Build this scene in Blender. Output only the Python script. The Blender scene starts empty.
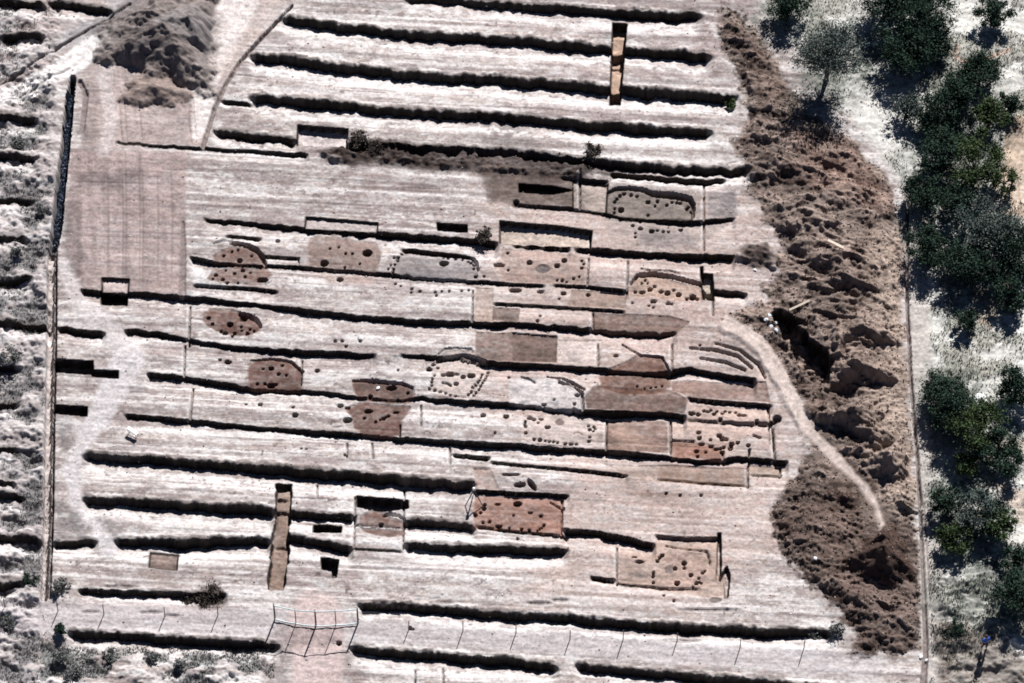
import bpy, math, random
import numpy as np
from mathutils import Vector, Matrix

# ------------------------------------------------------------------ camera
R_ = math.radians
SC = bpy.context.scene
COL = SC.collection
W, H, FPX, DIST, DEP = 1024.0, 683.0, 4500.0, 300.0, R_(58)
cd, sd_ = math.cos(DEP), math.sin(DEP)
cam_d = bpy.data.cameras.new('camera')
cam = bpy.data.objects.new('camera', cam_d); COL.objects.link(cam)
cam.location = (0, -DIST * cd, DIST * sd_)
cam.rotation_euler = (R_(90) - DEP, 0, 0)
cam_d.sensor_width = 36; cam_d.lens = FPX / W * 36
cam_d.clip_start = 1; cam_d.clip_end = 8000
SC.camera = cam

# ------------------------------------------------------------------ light
SUN_EL, SUN_AZ = R_(43), R_(17.5)          # azimuth clockwise from +Y
world = bpy.data.worlds.new('World'); SC.world = world; world.use_nodes = True
nt = world.node_tree
bg = nt.nodes['Background']
sky = nt.nodes.new('ShaderNodeTexSky'); sky.sky_type = 'NISHITA'; sky.sun_disc = False
sky.sun_elevation = SUN_EL; sky.sun_rotation = SUN_AZ
nt.links.new(sky.outputs[0], bg.inputs[0]); bg.inputs[1].default_value = 0.05
sky.air_density = 0.35; sky.dust_density = 0.0; sky.ozone_density = 1.0; sky.altitude = 1500
sun_d = bpy.data.lights.new('sun', 'SUN'); sun_d.energy = 5.0; sun_d.angle = R_(0.5); sun_d.color = (1.0, 0.975, 0.955)
sun = bpy.data.objects.new('sun', sun_d); COL.objects.link(sun)
sv = Vector((math.sin(SUN_AZ) * math.cos(SUN_EL), math.cos(SUN_AZ) * math.cos(SUN_EL), math.sin(SUN_EL)))
sun.rotation_euler = sv.to_track_quat('Z', 'Y').to_euler(); sun.location = sv * 100
SC.view_settings.view_transform = 'Standard'; SC.view_settings.look = 'None'
SC.view_settings.exposure = 0.64; SC.view_settings.gamma = 1; SC.view_settings.use_curve_mapping = False
SC.render.engine = 'CYCLES'
SC.cycles.pixel_filter_type = 'BLACKMAN_HARRIS'
SC.cycles.filter_width = 1.75
SC.cycles.max_bounces = 4; SC.cycles.diffuse_bounces = 2

# ------------------------------------------------------------------ pixel <-> ground
def g(px, py, z=0.0):
    u = (px - W / 2) / FPX; v = (H / 2 - py) / FPX
    dx, dy, dz = u, cd + v * sd_, -sd_ + v * cd
    t = (z - DIST * sd_) / dz
    return Vector((dx * t, -DIST * cd + dy * t, z))
def to_px(X, Y):
    ry = Y + DIST * cd; rz = -DIST * sd_
    zf = ry * cd - rz * sd_; v = ry * sd_ + rz * cd
    return W / 2 + FPX * X / zf, H / 2 - FPX * v / zf

# ------------------------------------------------------------------ terrain arrays
CX, CY = 0.064, 0.072
GX0, GX1, GY0, GY1 = -41.0, 41.0, -34.0, 36.0
xs = np.arange(GX0, GX1, CX); ys = np.arange(GY0, GY1, CY)
NX, NY = len(xs), len(ys)
GX, GY = np.meshgrid(xs, ys)
PX, PY = to_px(GX, GY)
Z = np.zeros_like(GX); REG = np.zeros(GX.shape, np.int32)
rs = np.random.RandomState(7); random.seed(7)

def vnoise(x, y, sx, sy, seed):
    r = np.random.RandomState(seed).rand(256, 256)
    fx = x / sx + seed * 3.7; fy = y / sy + seed * 1.3
    ix = np.floor(fx).astype(int); iy = np.floor(fy).astype(int)
    tx = fx - ix; ty = fy - iy
    tx = tx * tx * (3 - 2 * tx); ty = ty * ty * (3 - 2 * ty)
    a = r[iy % 256, ix % 256]; b = r[iy % 256, (ix + 1) % 256]
    c = r[(iy + 1) % 256, ix % 256]; d = r[(iy + 1) % 256, (ix + 1) % 256]
    return (a + (b - a) * tx) * (1 - ty) + (c + (d - c) * tx) * ty
def fbm(x, y, sx, sy, seed, oct=4, gain=.5):
    s = 0; a = 1; t = 0
    for k in range(oct):
        s = s + a * vnoise(x, y, sx / 2 ** k, sy / 2 ** k, seed + k * 17); t += a; a *= gain
    return s / t
def sstep(a, b, x):
    t = np.clip((x - a) / (b - a), 0, 1); return t * t * (3 - 2 * t)

def lin(r, gg, b):
    f = lambda c: (c / 255 / 12.92 if c <= 10 else ((c / 255 + .055) / 1.055) ** 2.4)
    return np.array([f(r), f(gg), f(b)])
def alb(r, gg, b): return lin(r, gg, b) / 1.55         # colour seen in full sun -> base colour
PALE = alb(203, 191, 185); WHITE = alb(240, 237, 237); GREY = alb(150, 146, 148)
BROWN = alb(118, 90, 80); DBROWN = alb(122, 102, 95); RED = alb(172, 132, 122)
BANK = alb(132, 117, 109); DBANK = alb(88, 74, 68); SAND = alb(240, 238, 232)
UMBER = alb(92, 76, 70)

# streak coordinates along the excavation rows (they dip to the right in the picture)
TH = 0.052
SU = PX * math.cos(TH) + PY * math.sin(TH); SV = -PX * math.sin(TH) + PY * math.cos(TH)
n_big = fbm(PX, PY, 130, 90, 11, 3); n_mid = fbm(PX, PY, 26, 18, 21, 4)
n_str = fbm(SU, SV, 120, 5, 31, 4, .6); n_str2 = fbm(SU, SV, 34, 2.2, 41, 3, .6)
n_fine = vnoise(PX, PY, 1.6, 1.4, 51); n_fine2 = vnoise(PX, PY, 4, 3, 52)
C = np.empty(GX.shape + (3,)); C[:] = PALE
def mixc(mask, col):
    global C
    C += (np.asarray(col) - C) * mask[..., None]
mixc(sstep(.45, .75, n_str) * .75, WHITE)
mixc(sstep(.55, .75, n_big) * .35, alb(188, 166, 163))
mixc((1 - sstep(.28, .42, n_str)) * .45, GREY)
mixc((1 - sstep(.2, .36, n_str2)) * .3, alb(140, 124, 122))
n_mot = fbm(SU, SV, 16, 6, 43, 4, .65); n_mot2 = fbm(SU, SV, 46, 14, 44, 4, .6)
n_spk = fbm(SU, SV, 5, 2.6, 45, 3, .7)
mixc(sstep(.58, .72, n_spk) * .6 * (.4 + n_mid), alb(128, 114, 112))
mixc((1 - sstep(.3, .44, n_spk)) * .7, alb(250, 244, 242))
mixc(sstep(.52, .66, n_mot) * .6, alb(150, 138, 138))
mixc((1 - sstep(.32, .46, n_mot)) * .6, WHITE)
mixc(sstep(.56, .7, n_mot2) * .45, alb(172, 156, 154))
n_ln = fbm(SU, SV, 90, 1.9, 46, 2, .6); n_ln2 = fbm(SU, SV, 220, 3.2, 47, 2, .5)
mixc(sstep(.62, .72, n_ln) * .6 * sstep(.35, .6, n_mot2), alb(120, 106, 104))
mixc((1 - sstep(.3, .38, n_ln2)) * .45, alb(136, 122, 120))
mixc(sstep(.64, .74, n_ln2) * .6, alb(252, 246, 244))
n_pit = vnoise(PX, PY, 3.0, 2.4, 48) * vnoise(PX, PY, 14, 10, 49)
mixc(sstep(.62, .74, n_pit) * .7, alb(110, 96, 94))

def win(x0, x1, y0, y1):
    p = [g(x, y) for x in (x0, x1) for y in (y0, y1)]
    a = int(max(0, (min(q.x for q in p) - GX0) / CX - 2)); b = int(min(NX, (max(q.x for q in p) - GX0) / CX + 3))
    c = int(max(0, (min(q.y for q in p) - GY0) / CY - 2)); d = int(min(NY, (max(q.y for q in p) - GY0) / CY + 3))
    return slice(c, max(c + 1, d)), slice(a, max(a + 1, b))
def poly_sd(px, py, poly):
    d2 = np.full(px.shape, 1e9); ins = np.zeros(px.shape, bool)
    n = len(poly)
    for i in range(n):
        x0, y0 = poly[i]; x1, y1 = poly[(i + 1) % n]
        ex, ey = x1 - x0, y1 - y0
        t = np.clip(((px - x0) * ex + (py - y0) * ey) / (ex * ex + ey * ey + 1e-9), 0, 1)
        d2 = np.minimum(d2, (px - x0 - t * ex) ** 2 + (py - y0 - t * ey) ** 2)
        c = ((y0 <= py) & (y1 > py)) | ((y1 <= py) & (y0 > py))
        with np.errstate(divide='ignore', invalid='ignore'):
            xi = x0 + (py - y0) * ex / (ey if ey else 1e-9)
        ins ^= c & (px < xi)
    d = np.sqrt(d2); return np.where(ins, -d, d)
def line_d(px, py, pts):
    """distance to a polyline and the interpolated third value along it"""
    best = np.full(px.shape, 1e9); val = np.zeros(px.shape)
    for (x0, y0, v0), (x1, y1, v1) in zip(pts[:-1], pts[1:]):
        ex, ey = x1 - x0, y1 - y0
        t = np.clip(((px - x0) * ex + (py - y0) * ey) / (ex * ex + ey * ey + 1e-9), 0, 1)
        d = np.hypot(px - x0 - t * ex, py - y0 - t * ey)
        m = d < best; best = np.where(m, d, best); val = np.where(m, v0 + (v1 - v0) * t, val)
    return best, val
def pwin(poly, pad):
    X = [p[0] for p in poly]; Y = [p[1] for p in poly]
    return win(min(X) - pad, max(X) + pad, min(Y) - pad, max(Y) + pad)

# regions: the one sheet of ground is cut along these into separate objects
REGS = {0: dict(name='ground', kind='structure', parent=None, label='pale dusty soil of the dig site')}
def new_reg(name, parent=None, **kw):
    i = len(REGS); REGS[i] = dict(name=name, parent=parent, **kw); return i
R_TRENCH = new_reg('trench', kind='structure', label='long shaded cuts running across the site')
R_BANK = new_reg('spoil_bank', kind='structure', label='long dark brown bank of dumped soil')
R_TRACK = new_reg('dirt_track', kind='structure', label='pale trodden dirt tracks')
R_SAND = new_reg('sandy_ground', kind='structure', label='white sand under the trees')

def paint(poly, col, a=1.0, soft=2.0, jit=0.0, reg=None, nz=0.25):
    s = pwin(poly, soft + jit + 2)
    px, py = PX[s], PY[s]
    d = poly_sd(px, py, poly)
    if jit: d = d + (fbm(px, py, max(4, jit * 3), max(4, jit * 3), 77, 3) - .5) * 2 * jit
    m = np.clip(.5 - d / soft, 0, 1) * a * (1 - nz * n_fine2[s])
    vary = .72 + .56 * np.clip((n_mid[s] * .5 + n_mot[s] * .5 - .5) * 2.2 + .5, 0, 1)
    C[s] += (np.asarray(col) * vary[..., None] - C[s]) * m[..., None]
    if reg is not None: REG[s] = np.where(d < 0, reg, REG[s])
    return s, d
def dig(poly, depth, jit=0.0, reg=None, slope=1.0):
    s = pwin(poly, jit + slope + 2)
    px, py = PX[s], PY[s]
    d = poly_sd(px, py, poly)
    if jit: d = d + (fbm(px, py, 6, 6, 78, 2) - .5) * 2 * jit
    Z[s] -= depth * np.clip(.5 - d / slope, 0, 1)
    if depth > .11: C[s] += (alb(44, 37, 34) - C[s]) * (np.clip(1.9 - np.abs(d) * 1.3, 0, 1) * .93)[..., None]  # shade on the pit walls painted in as a near-black colour
    if reg is not None: REG[s] = np.where(d < .3, reg, REG[s])
def groove(pts, width, depth, col=None, a=.7, reg=None):
    pts = [(p[0], p[1], p[2] if len(p) > 2 else 1.0) for p in pts]
    s = pwin(pts, width * 2 + 3); px, py = PX[s], PY[s]
    d, k = line_d(px, py, pts); w = width * k / 2 + (n_fine[s] - .5) * .8
    m = np.clip(.5 - (d - w) / 1.0, 0, 1)
    Z[s] -= depth * m
    if col is not None: C[s] += (np.asarray(col) - C[s]) * (m * a)[..., None]
    if reg is not None: REG[s] = np.where(d < w + .4, reg, REG[s])
def path(pts, col, a=.85, soft=4.0, reg=None, sink=0.0, flat=None):
    """pts: x, y, half width"""
    s = pwin(pts, max(p[2] for p in pts) + soft + 2); px, py = PX[s], PY[s]
    d, w = line_d(px, py, pts)
    d = d - w + (fbm(px, py, 12, 12, 79, 3) - .5) * 5
    m = np.clip(.5 - d / soft, 0, 1)
    C[s] += (np.asarray(col) - C[s]) * (m * a * (.75 + .25 * n_fine2[s]))[..., None]
    Z[s] -= sink * m
    if flat is not None: Z[s] += (flat - Z[s]) * m * .9
    if reg is not None: REG[s] = np.where(d < 0, reg, REG[s])
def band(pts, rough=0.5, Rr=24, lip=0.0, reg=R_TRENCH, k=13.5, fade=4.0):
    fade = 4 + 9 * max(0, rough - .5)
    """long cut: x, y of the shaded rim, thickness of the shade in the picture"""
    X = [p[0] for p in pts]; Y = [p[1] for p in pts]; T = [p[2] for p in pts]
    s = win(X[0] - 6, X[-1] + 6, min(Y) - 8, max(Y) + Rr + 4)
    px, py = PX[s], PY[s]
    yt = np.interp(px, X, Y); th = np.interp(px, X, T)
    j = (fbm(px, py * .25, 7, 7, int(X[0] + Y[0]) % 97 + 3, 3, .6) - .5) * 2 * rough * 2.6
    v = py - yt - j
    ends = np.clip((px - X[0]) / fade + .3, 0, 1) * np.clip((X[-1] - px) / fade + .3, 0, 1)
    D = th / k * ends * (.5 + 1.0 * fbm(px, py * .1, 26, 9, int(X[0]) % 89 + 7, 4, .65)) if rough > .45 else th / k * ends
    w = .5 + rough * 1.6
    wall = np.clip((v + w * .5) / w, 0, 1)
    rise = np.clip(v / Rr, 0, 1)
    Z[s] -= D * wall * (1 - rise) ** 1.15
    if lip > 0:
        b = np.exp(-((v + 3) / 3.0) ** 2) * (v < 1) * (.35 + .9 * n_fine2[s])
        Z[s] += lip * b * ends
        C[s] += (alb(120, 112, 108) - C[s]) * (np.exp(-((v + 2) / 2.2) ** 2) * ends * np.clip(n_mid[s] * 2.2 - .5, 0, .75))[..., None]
    C[s] += (alb(44, 37, 34) - C[s]) * (np.clip(1.7 + rough * .7 - np.abs(v - .25), 0, 1) * ends * .96)[..., None]  # wall face darkened: its shade is put into the colour
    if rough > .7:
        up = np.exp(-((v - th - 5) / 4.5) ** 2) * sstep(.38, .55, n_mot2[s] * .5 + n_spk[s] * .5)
        C[s] += (alb(252, 248, 246) - C[s]) * (up * ends * .75)[..., None]  # sunlit brightness below the cut painted in as a white strip
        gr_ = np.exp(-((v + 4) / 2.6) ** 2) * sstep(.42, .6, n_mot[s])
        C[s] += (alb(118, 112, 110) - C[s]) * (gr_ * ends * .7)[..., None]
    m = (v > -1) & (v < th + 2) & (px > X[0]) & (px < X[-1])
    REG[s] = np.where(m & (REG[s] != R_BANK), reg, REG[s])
def hole(x, y, r, depth=.4, ry=None, parent=None, col=DBANK, name='post_hole', a=.8, cut=True, ang=0):
    ry = ry or r * .8
    s = win(x - r - 3, x + r + 3, y - ry - 3, y + ry + 3); px, py = PX[s] - x, PY[s] - y
    c_, s_ = math.cos(ang), math.sin(ang)
    px, py = px * c_ + py * s_, -px * s_ + py * c_
    k_ = .84 if r > 1.9 else .74; r *= k_; ry *= k_
    q = np.sqrt((px / r) ** 2 + (py / ry) ** 2)
    m = np.clip((1 - q) * min(r, ry) + .7, 0, 1)
    Z[s] -= depth * m
    C[s] += (np.asarray(col) - C[s]) * (m * a)[..., None]
    if cut:
        i = new_reg(name, parent=parent) if parent is not None else new_reg(name, label=None, kind='structure')
        REG[s] = np.where((q < 1.25), i, REG[s])

# ------------------------------------------------------------------ broad colours and relief
# white sand to the east, scrubby strip to the west
E = sstep(905, 935, PX + (PY - 340) * -.04); 
mixc(E, SAND * (0.95))
n_e = fbm(PX, PY, 45, 30, 61, 5, .62)
mixc(E * sstep(.5, .62, n_e) * .6, alb(150, 148, 132))
mixc(E * sstep(.62, .72, fbm(PX, PY, 70, 50, 67, 4)) * .6, alb(196, 170, 150))
Z += E * (n_e - .5) * .5
NE = sstep(-12, 12, (PX - 760) - (PY) * .78) * (PY < 215)     # north-east triangle of sand
mixc(NE * .9, SAND * .95)
mixc(NE * sstep(.52, .64, n_e) * .6, alb(150, 148, 135))
REG[(E > .5) | (NE > .5)] = R_SAND
Wm = 1 - sstep(44, 54, PX + (PY - 340) * .035)
n_w = fbm(PX, PY, 24, 15, 71, 5, .6)
mixc(Wm * .45, alb(196, 188, 188))
mixc(Wm * sstep(.46, .6, n_w) * .75, alb(112, 112, 114))
Z += Wm * (n_w - .5) * -1.4 + Wm * (n_mid - .5) * .3
SWm = sstep(642, 655, PY - (PX - 150) * .05) * (1 - sstep(255, 285, PX)) * (PX > 40)
mixc(SWm * sstep(.46, .6, n_w) * .75, alb(110, 116, 116))
Z -= SWm * (n_w - .5) * 1.1
# gentle relief of the stripped fields
Z += (n_mid - .5) * .10 + (n_str - .5) * .07 + (n_mot - .5) * .03 + (n_spk - .5) * .05 + (n_fine2 - .5) * .025 + (n_fine - .5) * .035
# scraped field on the left, with machine tracks
s, d = paint([(72, 150), (185, 152), (186, 293), (160, 293), (80, 290), (66, 240)], alb(186, 164, 160), .75, 5, 2)
xx = PX[s]; m = (d < 0)
st = vnoise(PX[s], PY[s], 5, 60, 83) ; st2 = vnoise(PX[s], PY[s], 40, 6, 84)
C[s] += (alb(150, 136, 134) - C[s]) * (m * (np.clip(st * 1.6 - .8, 0, .5) + np.clip(st2 * 1.6 - .9, 0, .25)) * (.4 + n_mid[s]))[..., None]
for x_ in (119, 124, 139, 188, 193):
    groove([(x_, 100, .6), (x_ + 1, 125, 1), (x_ + 3, 143, .5)], 1.8, .07, alb(138, 122, 118), .6)
paint([(105, 70), (125, 65), (180, 100), (200, 100), (205, 145), (95, 145), (85, 110)], alb(190, 172, 168), .7, 8, 4)
for x_ in (108, 123, 126, 140, 143, 158, 172):
    groove([(x_ - 1, 152 + (x_ % 7) * 6, .6), (x_, 220, 1), (x_ - 1, 284, .5)], 1.6, .05, alb(132, 118, 116), .5)
for y_ in (182, 204, 231, 236, 262):
    groove([(78, y_), (180, y_ + 3)], 1.2, .03, alb(150, 136, 133), .4)
paint([(72, 172), (140, 170), (142, 186), (110, 190), (80, 186)], alb(112, 102, 102), .8, 8, 6)
paint([(62, 200), (80, 200), (82, 275), (74, 280), (64, 250)], alb(126, 114, 113), .75, 6, 4)
paint([(84, 80), (100, 84), (98, 150), (84, 150)], alb(122, 110, 108), .75, 6, 4)
# pinkish tan wash over the heart of the dig
paint([(480, 180), (760, 180), (800, 460), (800, 540), (700, 610), (520, 600), (560, 480), (480, 380)], alb(204, 178, 168), .5, 40, 20)

# smears and dark soil
paint([(460, 112), (520, 118), (545, 150), (570, 182), (490, 200), (480, 150)], alb(134, 124, 122), .75, 14, 5)
paint([(495, 178), (582, 178), (580, 207), (490, 200)], alb(140, 126, 120), .85, 5, 2)
paint([(608, 172), (700, 184), (704, 222), (735, 190), (735, 216), (704, 242), (605, 236)], alb(160, 150, 146), .7, 4, 1)
paint([(310, 150), (346, 146), (380, 140), (420, 146), (512, 152), (590, 164), (586, 176), (520, 172), (440, 168), (380, 163), (330, 160)], UMBER, .9, 5, 5)
s = win(305, 600, 135, 180)
mk = np.clip(1 - poly_sd(PX[s], PY[s], [(320, 152), (346, 146), (420, 146), (590, 164), (580, 174), (440, 166), (330, 160)]) / 4, 0, 1)
Z[s] += mk * (fbm(PX[s], PY[s], 10, 6, 88, 3) - .3) * .8
paint([(715, 345), (745, 335), (775, 370), (760, 385), (720, 365)], alb(196, 180, 172), .6, 6, 3)

# ------------------------------------------------------------------ spoil bank
BANKP = [(718, 2), (740, 6), (775, 55), (800, 100), (838, 130), (870, 160), (893, 188), (901, 230), (905, 300), (908, 400), (914, 480),
         (921, 560), (924, 650), (905, 662), (880, 656), (858, 662), (846, 655), (857, 636), (830, 606), (800, 578), (776, 545), (766, 512),
         (790, 482), (806, 450), (796, 400), (775, 366), (750, 338), (722, 322), (735, 306), (768, 300), (764, 285), (778, 262), (775, 240),
         (766, 222), (748, 190), (738, 160), (732, 140), (742, 118), (735, 80), (720, 40)]
s = pwin(BANKP, 20); bx, by = PX[s], PY[s]
bd = poly_sd(bx, by, BANKP) + (fbm(bx, by, 16, 14, 91, 5, .7) - .5) * 26
bm = np.clip(-bd / 20, 0, 1); bm = bm * bm * (3 - 2 * bm)
def ridged(x, y, sx, sy, seed, oct=4, gain=.5):
    t = 0; a_ = 1; w_ = 0
    for k in range(oct):
        n_ = 1 - np.abs(2 * vnoise(x, y, sx / 1.9 ** k, sy / 1.9 ** k, seed + 31 * k) - 1)
        t = t + a_ * n_ ** 1.6; w_ += a_; a_ *= gain
    return t / w_
wx = (fbm(bx, by, 30, 30, 92, 3) - .5) * 30; wy = (fbm(bx, by, 34, 30, 90, 3) - .5) * 22
bn = fbm(bx, by, 48, 34, 192, 3)
rid = ridged(bx + wx + by * .5, by + wy - bx * .35, 40, 15, 93, 5, .55)
rid2 = ridged(bx + wy, by + wx * .5, 60, 24, 193, 3, .5)
east = 1 - .6 * sstep(860, 885, bx) * sstep(215, 240, by) * (1 - sstep(520, 560, by))
Z[s] += bm * (.08 + (bn - .35) * .9 + ((rid - .35) * .62 + (rid2 - .4) * .55) * east) + np.clip(-bd / 4, 0, 1) * ((n_spk[s] - .5) * .2 + (n_fine2[s] - .5) * .1 + (n_fine[s] - .5) * .05)
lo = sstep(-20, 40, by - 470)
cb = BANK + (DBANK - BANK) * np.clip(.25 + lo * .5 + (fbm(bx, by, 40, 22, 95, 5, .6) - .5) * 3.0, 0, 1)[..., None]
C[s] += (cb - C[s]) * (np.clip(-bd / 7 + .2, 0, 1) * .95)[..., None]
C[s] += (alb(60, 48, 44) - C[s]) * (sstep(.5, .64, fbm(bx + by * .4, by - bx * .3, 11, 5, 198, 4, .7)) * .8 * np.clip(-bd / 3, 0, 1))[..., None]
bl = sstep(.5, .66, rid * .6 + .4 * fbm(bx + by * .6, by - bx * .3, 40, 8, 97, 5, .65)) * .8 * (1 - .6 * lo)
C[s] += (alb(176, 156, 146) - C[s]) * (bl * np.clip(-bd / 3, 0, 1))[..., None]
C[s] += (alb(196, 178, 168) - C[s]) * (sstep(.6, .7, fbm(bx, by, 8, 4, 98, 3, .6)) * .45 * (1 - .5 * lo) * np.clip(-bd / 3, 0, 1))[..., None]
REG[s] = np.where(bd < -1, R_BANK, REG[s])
def tint(poly, col, a, soft, jit): paint(poly, col, a, soft, jit, nz=.5)
tint([(868, 232), (902, 240), (905, 320), (912, 480), (892, 500), (876, 440), (870, 400), (878, 330), (860, 290)], alb(178, 158, 146), .75, 14, 8)
tint([(790, 130), (850, 150), (890, 195), (880, 215), (820, 190), (790, 170)], alb(160, 132, 120), .6, 14, 8)
tint([(740, 190), (790, 185), (870, 215), (860, 240), (800, 235), (770, 225)], alb(150, 136, 128), .5, 12, 8)
tint([(812, 520), (850, 515), (845, 560), (820, 555)], alb(160, 140, 132), .6, 8, 8)
tint([(835, 575), (915, 590), (915, 620), (850, 612)], alb(150, 130, 122), .5, 8, 8)
tint([(778, 385), (800, 380), (850, 385), (850, 400), (815, 420), (840, 460), (880, 480), (880, 500), (850, 470), (810, 435)], alb(96, 78, 70), .6, 8, 6)
tint([(728, 20), (775, 60), (795, 95), (760, 100), (735, 60)], UMBER, .6, 8, 5)
tint([(772, 520), (812, 500), (850, 480), (880, 560), (860, 620), (905, 640), (850, 655), (800, 570)], alb(98, 78, 70), .45, 10, 8)

for p_ in ([(690, 348, .5), (715, 350, 1), (738, 356, 1), (752, 368, .8)], [(700, 358, .5), (725, 362, 1), (745, 370, .8)], [(715, 343, .5), (740, 350, 1), (758, 364, 1), (765, 378, .7)], [(722, 320, .6), (745, 330, 1), (765, 345, .8)]):
    groove(p_, 3, .28, alb(120, 108, 102), .6)
def cone(x, y, rx, ry, h, col=None, a=.8, reg=None, rough=.25, sharp=1.0):
    """a dumped heap: px centre on the ground, radii in px, height in metres"""
    s = win(x - rx * 1.5, x + rx * 1.5, y - ry * 1.5, y + ry * 1.5)
    px, py = PX[s], PY[s]
    ang = np.arctan2((py - y) / ry, (px - x) / rx)
    q = np.hypot((px - x) / rx, (py - y) / ry)
    q = q * (1 + .22 * np.sin(ang * 3 + x) + .1 * np.sin(ang * 7 + y)) + (fbm(px, py, 12, 9, int(x) % 50 + 5, 4) - .5) * rough * (1 if reg is not None else 2.6)
    f = np.clip(1 - q, 0, 1) ** sharp; h = h * (1 if reg is not None else .85)
    zb = Z[s]
    Z[s] = np.maximum(zb, h * f + zb * (1 - f) * .8 + (fin_n[s] - .5) * .12 * (f > 0) + (rdg_n[s] - .4) * (.22 if reg is not None else .65) * np.clip(f * 4, 0, 1))
    if col is not None:
        C[s] += (np.asarray(col) * (.75 + .5 * rdg_n[s])[..., None] - C[s]) * (np.clip((1.08 - q) * 6, 0, 1) * a)[..., None]
    if reg is not None: REG[s] = np.where(q < .98, reg, REG[s])
fin_n = fbm(PX, PY, 7, 5, 96, 3, .6); rdg_n = ridged(PX + PY * .4, PY - PX * .3, 26, 8, 196, 3, .5)
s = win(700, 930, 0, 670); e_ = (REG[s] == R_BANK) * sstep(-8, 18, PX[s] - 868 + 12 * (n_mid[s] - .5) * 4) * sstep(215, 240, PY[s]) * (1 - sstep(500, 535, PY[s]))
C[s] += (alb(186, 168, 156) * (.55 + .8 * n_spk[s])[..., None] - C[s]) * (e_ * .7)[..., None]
LB = alb(158, 140, 130)
cone(820, 222, 22, 12, .9); cone(836, 262, 30, 13, 1.2); cone(845, 285, 34, 12, 1.3, BANK, .5); cone(805, 248, 16, 10, .8)
cone(838, 312, 30, 13, 1.3, BANK, .5); cone(858, 335, 32, 16, 1.7, LB, .6); cone(858, 372, 32, 17, 2.1, LB, .6)
cone(856, 422, 32, 16, 2.1, LB, .5); cone(872, 442, 24, 13, 1.5, BANK, .5); cone(888, 466, 24, 17, 1.8, LB, .5)
cone(825, 412, 20, 14, .9); cone(780, 110, 18, 12, .9, BANK, .5); cone(770, 165, 26, 18, 1.0)
cone(840, 195, 28, 16, .9); cone(800, 340, 14, 30, 1.0); cone(838, 356, 8, 26, 1.4, LB, .6); cone(902, 505, 16, 12, .8)
dig([(772, 314), (780, 310), (792, 318), (800, 332), (812, 345), (826, 352), (832, 366), (828, 384), (812, 382), (800, 368), (790, 350), (780, 332)], 1.5, 3, slope=2.5)
# circular low dark mound on the field
paint([(738, 248), (750, 243), (768, 244), (776, 254), (772, 266), (756, 268), (742, 264)], alb(112, 98, 92), .85, 4, 2)
paint([(744, 248), (766, 247), (772, 258), (760, 264), (746, 262)], alb(76, 66, 62), .8, 5, 4)
cone(757, 256, 19, 13, .6, None, 1, None, .5)

tf = [(806, 436, 0), (838, 462, 0), (862, 486, 0), (876, 508, 0), (885, 532, 0)]
s = win(790, 910, 420, 560); d_, _v = line_d(PX[s] + 1, PY[s] - 4, tf); m_ = np.clip(1.3 - d_ / 13, 0, 1); Z[s] += (.15 - Z[s]) * m_
# ------------------------------------------------------------------ tracks
paint([(50, -20), (300, -20), (262, 20), (230, 75), (206, 148), (84, 148), (70, 80), (0, 112), (-40, 60), (0, 50)], alb(184, 168, 164), .75, 10, 6, nz=.6)
path([(-40, 116, 10), (0, 100, 9), (40, 82, 9), (66, 66, 10), (88, 52, 13), (104, 42, 11), (122, 28, 6), (150, 10, 4), (160, -30, 4)], alb(255, 250, 248), .98, 2.5, R_TRACK)
path([(-60, 72, 9), (0, 70, 9), (40, 54, 9), (80, 32, 8), (130, -2, 8)], alb(196, 190, 190), .9, 3, R_TRACK)
paint([(78, 22), (118, 8), (150, -10), (168, -8), (120, 24), (98, 36)], alb(96, 92, 96), .8, 6, 4)
paint([(60, 20), (110, 12), (95, 32), (70, 38)], alb(170, 164, 164), .6, 6, 4)
groove([(0, 104), (35, 88), (70, 68)], 2.0, .1, GREY)
groove([(0, 84), (15, 76), (30, 66), (60, 46), (95, 26), (130, 4)], 2.5, .25, alb(120, 112, 112))
path([(237, -40, 24), (238, 0, 20), (226, 40, 15), (206, 75, 14), (203, 105, 10), (198, 135, 6)], alb(250, 240, 236), .95, 4, R_TRACK)
path([(290, -30, 14), (270, 10, 10), (248, 38, 8), (225, 70, 8)], alb(212, 196, 190), .7, 6, R_TRACK)
path([(108, 66, 7), (104, 84, 6), (112, 120, 6), (104, 150, 7)], alb(222, 212, 210), .7, 4)
path([(728, 326, 7), (745, 334, 8), (764, 352, 8), (782, 382, 8), (797, 412, 7), (812, 436, 6), (838, 462, 4.6), (862, 486, 4), (876, 508, 3.4), (885, 534, 3)], alb(228, 212, 204), .9, 4, R_TRACK, 0, .2)
path([(128, 360, 16), (105, 405, 13), (84, 440, 9), (70, 470, 8), (78, 505, 7), (96, 525, 6), (108, 550, 8)], alb(226, 220, 222), .8, 5, R_TRACK)
path([(62, 265, 6), (78, 300, 10), (95, 318, 12), (125, 345, 14)], alb(222, 214, 214), .75, 6)
path([(-60, 617, 17), (0, 616, 17), (150, 620, 15), (280, 626, 15), (420, 634, 12), (600, 645, 13), (800, 660, 12), (870, 668, 12)], alb(208, 200, 202), .7, 6, R_TRACK)
path([(316, 620, 28), (318, 660, 26), (312, 740, 26)], alb(220, 198, 194), .85, 8, R_TRACK)
paint([(345, 650), (362, 652), (366, 690), (344, 690)], alb(136, 120, 116), .6, 8, 6)
paint([(280, 626), (345, 628), (338, 646), (280, 646), (262, 640)], alb(158, 142, 140), .7, 10, 4)
paint([(256, 646), (292, 648), (290, 683), (262, 690)], alb(140, 126, 122), .6, 10, 6)
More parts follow.
